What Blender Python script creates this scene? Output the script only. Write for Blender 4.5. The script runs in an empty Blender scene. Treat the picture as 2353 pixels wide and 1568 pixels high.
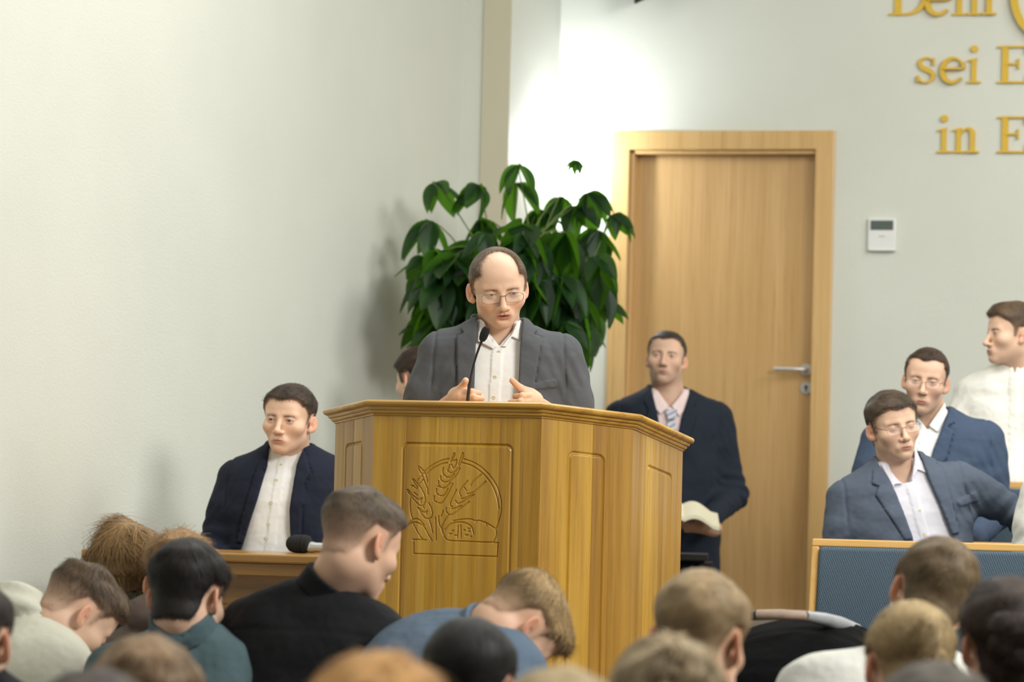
import bpy, bmesh, math, random
import numpy as np
from mathutils import Vector, Matrix, Euler

# ------------------------------------------------------------------ camera, world, light, exposure
SC = bpy.context.scene
COL = SC.collection
W, H = 2353.0, 1568.0
LENS = 135.0
F = LENS / 36.0 * W                      # focal length in pixels
YAW = math.radians(16.5)                 # the camera looks left of the far wall's normal
PITCH = math.atan(341.0 / F)
ROLL = 0.024
CAM = Vector((0.0, 0.0, 1.33))
_fw = Vector((-math.sin(YAW) * math.cos(PITCH), math.cos(YAW) * math.cos(PITCH), math.sin(PITCH)))
_r0 = Vector((math.cos(YAW), math.sin(YAW), 0.0))
_u0 = _r0.cross(_fw)
_r = _r0 * math.cos(ROLL) + _u0 * math.sin(ROLL)
_u = _u0 * math.cos(ROLL) - _r0 * math.sin(ROLL)
CR = Matrix((( _r.x, _u.x, -_fw.x), (_r.y, _u.y, -_fw.y), (_r.z, _u.z, -_fw.z)))

def at(px, py, d):
    """world point seen at photograph pixel (px, py), d metres in front of the camera"""
    return CAM + CR @ Vector(((px - W / 2) / F * d, -(py - H / 2) / F * d, -d))

cam = bpy.data.cameras.new('camera')
cam.lens = LENS
cam.sensor_width = 36.0
cam.clip_end = 200
cam.dof.use_dof = True
cam.dof.focus_distance = 11.35
cam.dof.aperture_fstop = 4.6
camo = bpy.data.objects.new('camera', cam)
camo.matrix_world = Matrix.Translation(CAM) @ CR.to_4x4()
COL.objects.link(camo)
SC.camera = camo

vs = SC.view_settings
vs.view_transform = 'Standard'
try: vs.look = 'None'
except Exception: pass
vs.gamma = 1.0
vs.exposure = 0.50
vs.use_curve_mapping = False
SC.cycles.use_denoising = True
SC.cycles.max_bounces = 6
SC.cycles.diffuse_bounces = 3
SC.cycles.glossy_bounces = 3
SC.cycles.transmission_bounces = 4
SC.cycles.transparent_max_bounces = 8
SC.cycles.sample_clamp_indirect = 4.0
SC.cycles.caustics_reflective = False
SC.cycles.caustics_refractive = False

wd = bpy.data.worlds.new('world')
SC.world = wd
wd.use_nodes = True
wd.node_tree.nodes['Background'].inputs[0].default_value = (0.97, 1.0, 0.96, 1)
wd.node_tree.nodes['Background'].inputs[1].default_value = 0.05

def area(name, loc, target, sx, sy, power, color):
    l = bpy.data.lights.new(name, 'AREA')
    l.shape = 'RECTANGLE'; l.size = sx; l.size_y = sy
    l.energy = power; l.color = color
    o = bpy.data.objects.new(name, l)
    o.location = loc
    o.rotation_euler = (Vector(target) - Vector(loc)).to_track_quat('-Z', 'Y').to_euler()
    COL.objects.link(o)
    return o
WARM = (1.0, 0.99, 0.955)
# ceiling luminaires over the hall and the platform; the strongest bank hangs front right
area('ceiling_light_hall', (-2.0, 5.0, 4.6), (-2.0, 5.0, 0), 4.0, 5.0, 75, WARM)
area('ceiling_light_stage', (-2.6, 11.8, 4.7), (-2.6, 11.9, 0), 4.0, 2.5, 95, WARM)
area('ceiling_light_front_right', (2.6, 7.5, 4.4), (-3.2, 12.5, 1.2), 2.4, 1.6, 310, WARM)
area('ceiling_light_right', (0.6, 13.8, 4.7), (-0.6, 15.2, 0), 2.5, 2.0, 105, WARM)

# ------------------------------------------------------------------ object helpers
def link(name, me, mats=(), parent=None, loc=None):
    o = bpy.data.objects.new(name, me)
    for m in (mats if isinstance(mats, (list, tuple)) else [mats]):
        if me is not None: me.materials.append(m)
    if parent is not None: o.parent = parent
    if loc is not None: o.location = loc
    COL.objects.link(o)
    return o

def thing(name, label, cat, loc=(0, 0, 0), rz=0.0, group=None):
    o = bpy.data.objects.new(name, None)
    o.empty_display_size = 0.1
    o.location = loc; o.rotation_euler = (0, 0, rz)
    COL.objects.link(o)
    return tag(o, label, cat, group)

def tag(o, label=None, cat=None, group=None, kind=None):
    if label: o['label'] = label
    if cat: o['category'] = cat
    if group: o['group'] = group
    if kind: o['kind'] = kind
    return o

def mesh_np(name, V, Fq, smooth=True, cols=None, attrs=None):
    """V (n,3), Fq list of arrays of faces (k-gons of one size each)"""
    me = bpy.data.meshes.new(name)
    V = np.asarray(V, dtype=np.float32)
    if not isinstance(Fq, (list, tuple)): Fq = [Fq]
    Fq = [np.asarray(f, dtype=np.int32) for f in Fq if len(f)]
    me.vertices.add(len(V))
    me.vertices.foreach_set('co', V.ravel())
    nl = sum(f.size for f in Fq); nf = sum(len(f) for f in Fq)
    me.loops.add(nl); me.polygons.add(nf)
    me.loops.foreach_set('vertex_index', np.concatenate([f.ravel() for f in Fq]))
    st = []; tot = []; b = 0
    for f in Fq:
        k = f.shape[1]
        st.append(b + np.arange(len(f)) * k); tot.append(np.full(len(f), k)); b += f.size
    me.polygons.foreach_set('loop_start', np.concatenate(st).astype(np.int32))
    try: me.polygons.foreach_set('loop_total', np.concatenate(tot).astype(np.int32))
    except Exception: pass
    me.polygons.foreach_set('use_smooth', np.full(nf, bool(smooth)))
    me.update(calc_edges=True)
    if cols is not None:
        ca = me.color_attributes.new('col', 'FLOAT_COLOR', 'POINT')
        c4 = np.ones((len(V), 4), dtype=np.float32); c4[:, :3] = cols
        ca.data.foreach_set('color', c4.ravel())
    for k, a in (attrs or {}).items():
        at_ = me.attributes.new(k, 'FLOAT', 'POINT')
        at_.data.foreach_set('value', np.asarray(a, dtype=np.float32))
    return me

class MB:
    """collects simple shapes into one mesh"""
    def __init__(s): s.v = []; s.f = []; s.n = 0
    def add(s, V, Fs, M=None):
        if M is not None: V = [M @ Vector(p) for p in V]
        s.v += [tuple(p) for p in V]
        s.f += [tuple(i + s.n for i in f) for f in Fs]
        s.n += len(V)
        return s
    def box(s, c, d, M=None):
        x, y, z = [k / 2 for k in d]
        V = [(c[0] + a * x, c[1] + b * y, c[2] + e * z) for a in (-1, 1) for b in (-1, 1) for e in (-1, 1)]
        return s.add(V, [(0, 1, 3, 2), (4, 6, 7, 5), (0, 4, 5, 1), (2, 3, 7, 6), (0, 2, 6, 4), (1, 5, 7, 3)], M)
    def prism(s, poly, y0, y1, M=None):
        """polygon in (x, z) extruded along y"""
        n = len(poly)
        V = [(p[0], y0, p[1]) for p in poly] + [(p[0], y1, p[1]) for p in poly]
        return s.add(V, [tuple(range(n)), tuple(range(2 * n - 1, n - 1, -1))] + [(i, i + n, (i + 1) % n + n, (i + 1) % n) for i in range(n)], M)
    def tube(s, pts, rad, seg=10, M=None, closed=False, cap=True):
        pts = [Vector(p) for p in pts]; n = len(pts)
        rs = rad if isinstance(rad, (list, tuple)) else [rad] * n
        V = []; prev = None
        for i, p in enumerate(pts):
            if closed: t = pts[(i + 1) % n] - pts[i - 1]
            else: t = pts[min(i + 1, n - 1)] - pts[max(i - 1, 0)]
            t.normalize()
            a = prev if prev is not None else (Vector((0, 0, 1)) if abs(t.z) < 0.9 else Vector((1, 0, 0)))
            a = (a - t * a.dot(t)).normalized(); b = t.cross(a); prev = a
            V += [p + (a * math.cos(2 * math.pi * k / seg) + b * math.sin(2 * math.pi * k / seg)) * rs[i] for k in range(seg)]
        Fs = []
        for i in range(n if closed else n - 1):
            j = (i + 1) % n
            Fs += [(i * seg + k, i * seg + (k + 1) % seg, j * seg + (k + 1) % seg, j * seg + k) for k in range(seg)]
        if cap and not closed:
            Fs += [tuple(range(seg - 1, -1, -1)), tuple((n - 1) * seg + k for k in range(seg))]
        return s.add(V, Fs, M)
    def lathe(s, prof, seg=24, M=None):
        n = len(prof); V = []
        for (r, z) in prof:
            V += [(r * math.cos(2 * math.pi * k / seg), r * math.sin(2 * math.pi * k / seg), z) for k in range(seg)]
        Fs = [(i * seg + k, i * seg + (k + 1) % seg, (i + 1) * seg + (k + 1) % seg, (i + 1) * seg + k) for i in range(n - 1) for k in range(seg)]
        Fs += [tuple(range(seg - 1, -1, -1)), tuple((n - 1) * seg + k for k in range(seg))]
        return s.add(V, Fs, M)
    def build(s, name, mats, parent=None, smooth=False, bevel=0.0, loc=None, seg=2):
        me = bpy.data.meshes.new(name)
        me.from_pydata(s.v, [], s.f)
        bm = bmesh.new(); bm.from_mesh(me)
        bmesh.ops.recalc_face_normals(bm, faces=bm.faces)
        if bevel:
            es = [e for e in bm.edges if len(e.link_faces) == 2 and e.calc_face_angle(0) > 0.6]
            bmesh.ops.bevel(bm, geom=es, offset=bevel, segments=seg, profile=0.5, affect='EDGES')
        bm.to_mesh(me); bm.free()
        if smooth:
            me.polygons.foreach_set('use_smooth', [True] * len(me.polygons))
            try: me.set_sharp_from_angle(angle=math.radians(40))
            except Exception: pass
        return link(name, me, mats, parent, loc)

# ------------------------------------------------------------------ materials
def lin(r, g, b):
    f = lambda c: (c / 255 / 12.92) if c / 255 <= 0.04045 else ((c / 255 + 0.055) / 1.055) ** 2.4
    return (f(r), f(g), f(b))

def newmat(name):
    m = bpy.data.materials.new(name); m.use_nodes = True
    nt = m.node_tree
    return m, nt, nt.nodes['Principled BSDF']

def N(nt, t, **kw):
    n = nt.nodes.new(t)
    for k, v in kw.items():
        if hasattr(n, k): setattr(n, k, v)
    return n

def mix_rgb(nt, blend, fac, a, b):
    n = nt.nodes.new('ShaderNodeMix'); n.data_type = 'RGBA'; n.blend_type = blend
    for sock, v in ((n.inputs[0], fac), (n.inputs[6], a), (n.inputs[7], b)):
        if hasattr(v, 'is_output'): nt.links.new(v, sock)
        elif isinstance(v, (tuple, list)): sock.default_value = (*v[:3], 1)
        else: sock.default_value = v
    return n.outputs[2]

def coords(nt, scale=(1, 1, 1), kind='Object'):
    tc = N(nt, 'ShaderNodeTexCoord'); mp = N(nt, 'ShaderNodeMapping')
    mp.inputs['Scale'].default_value = scale
    nt.links.new(tc.outputs[kind], mp.inputs['Vector'])
    return mp.outputs['Vector']

def noise(nt, vec, scale, detail=4, rough=0.6):
    n = N(nt, 'ShaderNodeTexNoise')
    n.inputs['Scale'].default_value = scale; n.inputs['Detail'].default_value = detail
    n.inputs['Roughness'].default_value = rough
    nt.links.new(vec, n.inputs['Vector'])
    return n.outputs['Fac']

def ramp(nt, fac, stops):
    r = N(nt, 'ShaderNodeValToRGB')
    els = r.color_ramp.elements
    while len(els) < len(stops): els.new(0.5)
    for e, (p, c) in zip(els, stops):
        e.position = p; e.color = (*c[:3], 1) if isinstance(c, (tuple, list)) else (c, c, c, 1)
    nt.links.new(fac, r.inputs['Fac'])
    return r.outputs['Color']

def bump(nt, bs, h, strength, dist):
    b = N(nt, 'ShaderNodeBump')
    b.inputs['Strength'].default_value = strength; b.inputs['Distance'].default_value = dist
    nt.links.new(h, b.inputs['Height']); nt.links.new(b.outputs['Normal'], bs.inputs['Normal'])

def plain(name, col, rough=0.6, metal=0.0, vary=0.08, sc=30.0, bmp=0.0, spec=0.5):
    m, nt, bs = newmat(name)
    v = coords(nt)
    f = noise(nt, v, sc)
    lo = tuple(c * (1 - vary) for c in col); hi = tuple(min(1, c * (1 + vary)) for c in col)
    nt.links.new(ramp(nt, f, [(0.3, lo), (0.7, hi)]), bs.inputs['Base Color'])
    bs.inputs['Roughness'].default_value = rough; bs.inputs['Metallic'].default_value = metal
    bs.inputs['Specular IOR Level'].default_value = spec
    if bmp: bump(nt, bs, noise(nt, v, sc * 6), bmp, 0.002)
    return m

def fabric(name, col, sc=900.0, vary=0.18, rough=0.85, folds=0.5, sheen=0.0, weave=0.25):
    m, nt, bs = newmat(name)
    v = coords(nt)
    fine = noise(nt, v, sc, 2); big = noise(nt, v, 7.0, 3)
    c = ramp(nt, fine, [(0.25, tuple(k * (1 - vary) for k in col)), (0.75, tuple(min(1, k * (1 + vary)) for k in col))])
    nt.links.new(c, bs.inputs['Base Color'])
    bs.inputs['Roughness'].default_value = rough
    bs.inputs['Specular IOR Level'].default_value = 0.25
    if sheen: bs.inputs['Sheen Weight'].default_value = sheen
    a = N(nt, 'ShaderNodeBump'); a.inputs['Strength'].default_value = folds; a.inputs['Distance'].default_value = 0.03
    nt.links.new(big, a.inputs['Height'])
    b = N(nt, 'ShaderNodeBump'); b.inputs['Strength'].default_value = weave; b.inputs['Distance'].default_value = 0.0008
    nt.links.new(fine, b.inputs['Height']); nt.links.new(a.outputs['Normal'], b.inputs['Normal'])
    nt.links.new(b.outputs['Normal'], bs.inputs['Normal'])
    return m

def wood(name, dark, mid, light, axis='z', rough=0.38, coat=0.15, tone=False, scale=1.0, fig=0.5):
    """oak: long streaks along AXIS, fine pores, soft cathedral figure"""
    m, nt, bs = newmat(name)
    def sc(a, l): return {'x': (l, a, a), 'y': (a, l, a), 'z': (a, a, l)}[axis]
    v1 = coords(nt, sc(22 * scale, 0.9 * scale)); v2 = coords(nt, sc(160 * scale, 3.0 * scale)); v3 = coords(nt, sc(5 * scale, 0.8 * scale))
    if tone:
        ta = N(nt, 'ShaderNodeAttribute', attribute_name='tone')
        outs = []
        for v in (v1, v2, v3):
            ad = N(nt, 'ShaderNodeVectorMath', operation='MULTIPLY_ADD')
            cx = N(nt, 'ShaderNodeCombineXYZ')
            for k in range(3): nt.links.new(ta.outputs['Fac'], cx.inputs[k])
            nt.links.new(cx.outputs[0], ad.inputs[0]); ad.inputs[1].default_value = (7.3, 3.1, 5.7)
            nt.links.new(v, ad.inputs[2]); outs.append(ad.outputs[0])
        v1, v2, v3 = outs
    streak = noise(nt, v1, 1.0, 5, 0.65)
    pores = noise(nt, v2, 1.0, 3, 0.7)
    wv = N(nt, 'ShaderNodeTexWave'); wv.bands_direction = 'X' if axis != 'x' else 'Z'
    wv.inputs['Scale'].default_value = 1.6; wv.inputs['Distortion'].default_value = 9.0
    wv.inputs['Detail'].default_value = 2.0; wv.inputs['Detail Scale'].default_value = 0.6
    nt.links.new(v3, wv.inputs['Vector'])
    c = ramp(nt, streak, [(0.28, dark), (0.5, mid), (0.75, light)])
    c = mix_rgb(nt, 'MULTIPLY', fig * 0.35, c, ramp(nt, wv.outputs['Fac'], [(0.0, (0.72, 0.62, 0.5)), (0.6, (1, 1, 1))]))
    c = mix_rgb(nt, 'MULTIPLY', 0.5, c, ramp(nt, pores, [(0.30, (0.62, 0.5, 0.38)), (0.46, (1, 1, 1))]))
    if tone:
        c = mix_rgb(nt, 'MULTIPLY', 1.0, c, ramp(nt, ta.outputs['Fac'], [(0.0, (0.74, 0.66, 0.55)), (0.5, (0.95, 0.93, 0.9)), (1.0, (1.08, 1.08, 1.0))]))
    nt.links.new(c, bs.inputs['Base Color'])
    bs.inputs['Roughness'].default_value = rough
    bs.inputs['Coat Weight'].default_value = coat
    bs.inputs['Coat Roughness'].default_value = 0.25
    bump(nt, bs, pores, 0.12, 0.0006)
    return m

def vcol(name, rough=0.5, spec=0.4, sss=0.0, nz=0.0, sc=400.0):
    m, nt, bs = newmat(name)
    a = N(nt, 'ShaderNodeAttribute', attribute_name='col')
    c = a.outputs['Color']
    if nz:
        f = noise(nt, coords(nt), sc, 3)
        c = mix_rgb(nt, 'MULTIPLY', 1.0, c, ramp(nt, f, [(0.25, 1 - nz), (0.75, 1 + nz)]))
    nt.links.new(c, bs.inputs['Base Color'])
    bs.inputs['Roughness'].default_value = rough
    bs.inputs['Specular IOR Level'].default_value = spec
    if sss:
        bs.inputs['Subsurface Weight'].default_value = sss
        bs.inputs['Subsurface Radius'].default_value = (0.010, 0.004, 0.002)
        bs.inputs['Subsurface Scale'].default_value = 1.0
    return m
# ------------------------------------------------------------------ implicit surfaces (numpy), meshed by surface nets
def smin(a, b, k):
    h = np.maximum(k - np.abs(a - b), 0) / k
    return np.minimum(a, b) - h * h * k * 0.25
def smax(a, b, k): return -smin(-a, -b, k)
def ell(P, c, r):
    q = P - np.array(c); r = np.array(r, dtype=float)
    k0 = np.sqrt(((q / r) ** 2).sum(1)); k1 = np.sqrt(((q / (r * r)) ** 2).sum(1))
    return k0 * (k0 - 1) / np.maximum(k1, 1e-9)
def sph(P, c, r): return np.sqrt(((P - np.array(c)) ** 2).sum(1)) - r
def rcone(P, a, b, ra, rb):
    a = np.array(a, dtype=float); b = np.array(b, dtype=float); ab = b - a
    t = np.clip(((P - a) @ ab) / max(ab @ ab, 1e-9), 0, 1)
    return np.sqrt(((P - a - t[:, None] * ab) ** 2).sum(1)) - (ra + t * (rb - ra))
def poly2(x, z, pts):
    """signed distance to a polygon (negative inside)"""
    n = len(pts); d = np.full(x.shape, 1e9); s = np.zeros(x.shape, bool)
    for i in range(n):
        ax, az = pts[i]; bx, bz = pts[(i + 1) % n]
        ex, ez = bx - ax, bz - az
        wx, wz = x - ax, z - az
        t = np.clip((wx * ex + wz * ez) / max(ex * ex + ez * ez, 1e-12), 0, 1)
        d = np.minimum(d, (wx - t * ex) ** 2 + (wz - t * ez) ** 2)
        if abs(bz - az) > 1e-9:
            c = ((az > z) != (bz > z)) & (x < ex * (z - az) / ez + ax)
            s ^= c
    d = np.sqrt(d)
    return np.where(s, -d, d)
def sstep(a, b, x):
    t = np.clip((x - a) / (b - a), 0, 1); return t * t * (3 - 2 * t)
_rs = np.random.RandomState(5)
_K = _rs.normal(size=(10, 3)); _PH = _rs.uniform(0, 6.28, 10)
def wob(P, f):
    """cheap smooth noise in about -1..1"""
    q = P * f
    s = 0
    for i in range(10): s = s + np.sin(q @ _K[i] + _PH[i] + 1.3 * np.sin(q @ _K[(i + 3) % 10] * 0.7))
    return s / 4.5

def surfnet(f, lo, hi, h, marg=1.7):
    lo = np.array(lo, float); hi = np.array(hi, float); B = 4
    nb = np.maximum(np.ceil((hi - lo) / (B * h)).astype(int), 1)
    gi = np.stack(np.meshgrid(*[np.arange(k) for k in nb], indexing='ij'), -1).reshape(-1, 3)
    cd = f(lo + (gi * B + (B - 1) / 2.0) * h)
    keep = np.abs(cd) < B * h * 0.87 * marg + h
    n = nb * B
    Fv = np.repeat(np.repeat(np.repeat(np.where(cd < 0, -1.0, 1.0).reshape(nb), B, 0), B, 1), B, 2)
    off = np.stack(np.meshgrid(*[np.arange(B)] * 3, indexing='ij'), -1).reshape(-1, 3)
    idx = (gi[keep][:, None, :] * B + off[None]).reshape(-1, 3)
    out = np.empty(len(idx))
    for s in range(0, len(idx), 200000):
        out[s:s + 200000] = f(lo + idx[s:s + 200000] * h)
    Fv[idx[:, 0], idx[:, 1], idx[:, 2]] = out
    Fv[0] = Fv[-1] = 1; Fv[:, 0] = Fv[:, -1] = 1; Fv[:, :, 0] = Fv[:, :, -1] = 1
    S = Fv < 0
    c = np.zeros(n - 1, np.uint8)
    for a in (0, 1):
        for b in (0, 1):
            for e in (0, 1):
                c += S[a:n[0] - 1 + a, b:n[1] - 1 + b, e:n[2] - 1 + e]
    act = (c > 0) & (c < 8)
    ijk = np.argwhere(act)
    ids = np.full(act.shape, -1, np.int64); ids[act] = np.arange(len(ijk))
    acc = np.zeros((len(ijk), 3)); cnt = np.zeros(len(ijk))
    cr = [(a, b, e) for a in (0, 1) for b in (0, 1) for e in (0, 1)]
    for i in range(8):
        for ax in range(3):
            if cr[i][ax]: continue
            o = np.array(cr[i]); o2 = o.copy(); o2[ax] = 1
            fa = Fv[ijk[:, 0] + o[0], ijk[:, 1] + o[1], ijk[:, 2] + o[2]]
            fb = Fv[ijk[:, 0] + o2[0], ijk[:, 1] + o2[1], ijk[:, 2] + o2[2]]
            m = (fa < 0) != (fb < 0)
            t = np.where(m, fa / np.where(m, fa - fb, 1), 0)
            p = o[None, :] + (o2 - o)[None, :] * t[:, None]
            acc[m] += p[m]; cnt[m] += 1
    V = lo + h * (ijk + acc / np.maximum(cnt, 1)[:, None])
    Q = []
    for ax in range(3):
        u, v = [(1, 2), (2, 0), (0, 1)][ax]
        sl0 = [slice(None)] * 3; sl1 = [slice(None)] * 3
        sl0[ax] = slice(0, -1); sl1[ax] = slice(1, None)
        A = S[tuple(sl0)]; Bm = S[tuple(sl1)]
        e = np.argwhere(A != Bm)
        e = e[(e[:, u] > 0) & (e[:, v] > 0) & (e[:, u] < n[u] - 1) & (e[:, v] < n[v] - 1)]
        if not len(e): continue
        flip = A[e[:, 0], e[:, 1], e[:, 2]]
        du = np.zeros(3, int); du[u] = 1; dv = np.zeros(3, int); dv[v] = 1
        g = lambda q: ids[q[:, 0], q[:, 1], q[:, 2]]
        q = np.stack([g(e - du - dv), g(e - dv), g(e), g(e - du)], 1)
        q[~flip] = q[~flip][:, ::-1]
        Q.append(q)
    Q = np.concatenate(Q) if Q else np.zeros((0, 4), int)
    return V, Q[(Q >= 0).all(1)]

def vnormals(V, Q):
    n = np.cross(V[Q[:, 2]] - V[Q[:, 0]], V[Q[:, 3]] - V[Q[:, 1]])
    out = np.zeros_like(V)
    for k in range(4): np.add.at(out, Q[:, k], n)
    return out / np.maximum(np.linalg.norm(out, axis=1, keepdims=True), 1e-12)

def xf(M, V):
    m = np.array(M)
    return V @ m[:3, :3].T + m[:3, 3]

# ------------------------------------------------------------------ heads
class Prm(dict):
    def __getattr__(s, k): return s.get(k)

# head space: origin mid-skull at eye level, face towards -y, z up, metres
def head_base(P, q):
    """skull, face and jaw without ears, nose details or neck"""
    A = P.copy(); A[:, 0] = np.abs(A[:, 0])
    w = q.get('w', 1.0); jw = .93 * q.get('jaw', 1.0); fl = q.get('fl', 1.0)
    A[:, 0] /= w
    d = ell(A, (0, .014, .036), (.0745, .094, .080))
    d = smin(d, ell(A, (0, -.028, .034), (.064, .062, .062)), .03)
    d = smin(d, ell(A, (0, -.028, -.030 * fl), (.0605, .059, .066)), .03)
    d = smin(d, ell(A, (0, -.038, -.072 * fl), (.039 * jw, .047, .037)), .03)
    d = smin(d, rcone(A, (.043 * jw, .002, -.056 * fl), (.009, -.068, -.098 * fl), .0155, .0145), .03)
    d = smin(d, ell(A, (0, -.077, -.099 * fl), (.0145, .0135, .013)), .02)          # chin
    d = smin(d, ell(A, (.046, -.058, -.026), (.019, .021, .017)), .03)              # cheekbone
    return d

def head_full(P, q, neck):
    A = P.copy(); A[:, 0] = np.abs(A[:, 0]); w = q.get('w', 1.0)
    fl = q.get('fl', 1.0)
    d = head_base(P, q)
    A[:, 0] /= w
    if q.get('face', True):
        ns = q.get('nose', 1.0)
        d = smin(d, rcone(A, (.008, -.083, .018), (.042, -.070, .018), .0085, .0075), .016)       # brow
        d = smax(d, -ell(A, (.032, -.104, .001), (.021, .019, .0115)), .016)                      # socket
        E = np.array((.0315, -.0762, .000))
        if q.get('fine', True):
            d = smin(d, sph(A, E, .0136), .006)                                                      # lids
            op = .78 * q.get('eye', 1.0)
            if op > 0:
                sl = ell(A, E + np.array((0, -.014, -.0005)), (.0128, .013, .0046 * op))
                d = smax(d, -sl, .0016)
            else:
                d = smax(d, -ell(A, E + np.array((0, -.0152, -.0045)), (.012, .004, .0011)), .002)
        n1 = rcone(A, (0, -.086, .012), (0, -.1095 - .004 * (ns - 1), -.036 * ns), .0072, .0088 * ns)
        n1 = smin(n1, sph(A, (0, -.1105, -.0395 * ns), .0100 * ns), .008)
        n1 = smin(n1, ell(A, (.0125 * ns, -.0985, -.0425 * ns), (.0075, .0085, .0075)), .008)
        n1 = smax(n1, -ell(A, (.0062, -.1035, -.0515 * ns), (.0038, .0055, .004)), .003)
        d = smin(d, n1, .010)
        zl = -.071 * fl
        d = smin(d, ell(A, (0, -.083, zl), (.027, .015, .018)), .014)
        mo = q.get('mouth', 0.0)
        d = smin(d, smin(rcone(A, (.0045, -.0985, zl + .0035 + mo * .4), (.0225, -.0885, zl - .0005), .0046, .0026),
                         rcone(A, (0, -.0970, zl - .0048 - mo), (.0205, -.0885, zl - .001), .0054, .0026), .002), .0045)
        d = smax(d, -ell(A, (0, -.1045, zl - .0002 - mo * .3), (.0235, .0085 + mo * .7, .0011 + mo * .55)), .0018)
        d = smax(d, -ell(A, (0, -.103, zl + .016), (.0035, .006, .007)), .004)                     # philtrum
        d = smax(d, -ell(A, (0, -.101, zl - .0155), (.018, .009, .004)), .008)                     # below the lip
        if q.get('jowl'):
            d = smin(d, ell(A, (0, -.040, -.103 * fl), (.040, .040, .016 * q.jowl)), .03)
    # ears, tilted out at the back
    an = math.radians(q.get('earout', 27)); ca, sa = math.cos(an), math.sin(an)
    X = A[:, 0] - .0695; Y = A[:, 1] - .004; Z = A[:, 2] + .008
    tz = 0.18; Y, Z = Y - tz * Z, Z + tz * Y
    ex = X * ca - Y * sa + .0; ey = X * sa + Y * ca
    EP = np.stack([ex, ey, Z], 1); es = .94 * q.get('ear', 1.0)
    e = ell(EP, (.004, .016, .001), (.0065, .0185 * es, .0310 * es))
    e = smin(e, ell(EP, (.002, .005, -.024 * es), (.006, .009, .010)), .006)
    e = smax(e, -ell(EP, (.0115, .0165, .006), (.0062, .0118 * es, .0200 * es)), .004)
    e = smax(e, -ell(EP, (.0115, .0085, -.006), (.009, .0085, .010)), .004)
    e = smin(e, rcone(EP, (.0065, .020, .013), (.0065, .015, -.012), .0022, .0026), .004)
    d = smin(d, e, .006)
    for (a, b, ra, rb) in neck: d = smin(d, rcone(P, a, b, ra, rb), .028)
    return d

def hair_poly(q):
    rc = q.get('recede', 0.0)
    return [(-.085 + rc, .062 + rc * .6), (-.16, .085), (-.16, .22), (.2, .22), (.2, -.06), (.105, q.get('nape', -.072)), (.062, q.get('nape', -.072) + .004), (.044, -.030), (.040, .004),
            (.029, .026), (-.002, .026), (-.008, q.get('burn', -.014)), (-.026, q.get('burn', -.014)), (-.030, .016), (-.040, .030), (-.050, .044), (-.066, .052)]

def hair_T(P, q):
    """thickness of the hair cap over the skull, negative where there is none; and its density"""
    x = np.abs(P[:, 0]) / q.get('w', 1.0); y = P[:, 1]; z = P[:, 2]
    rt = q.get('temple', 0.012); bald = q.get('bald', 0.0)
    sh = rt * np.exp(-((x - .046) / .018) ** 2) * sstep(.02, .05, z) + bald * (1 - sstep(.026, .050, x))
    m = -poly2(y - sh, z + .004 * wob(P * np.array([1, 1, .3]), 90) * q.get('ragged', 1.0), hair_poly(q))
    m = np.minimum(m, np.where((z < -.03) & (y > .02), .078 + .30 * (z + .03) - x, 9.0))
    if q.get('bald_y') is not None: m = np.minimum(m, y - q.bald_y + .075 * (x / .062) ** 3 + .004 * wob(P, 110))
    top = sstep(q.get('fz0', .0), q.get('fz1', .075), z + .25 * np.maximum(y, 0) * q.get('backtop', 0.0))
    t = q.get('side', .005) + (q.get('top', .014) - q.get('side', .005)) * top
    if q.get('quiff'): t = t + q.quiff * np.exp(-((y + .07) / .035) ** 2) * sstep(.04, .08, z)
    t = t * (1 + q.get('tuft', .16) * wob(P, q.get('tf', 55)))
    s = sstep(-.002, q.get('edge', .010), m)
    T = -.004 + (t + .004) * s
    return T, s, top

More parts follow.
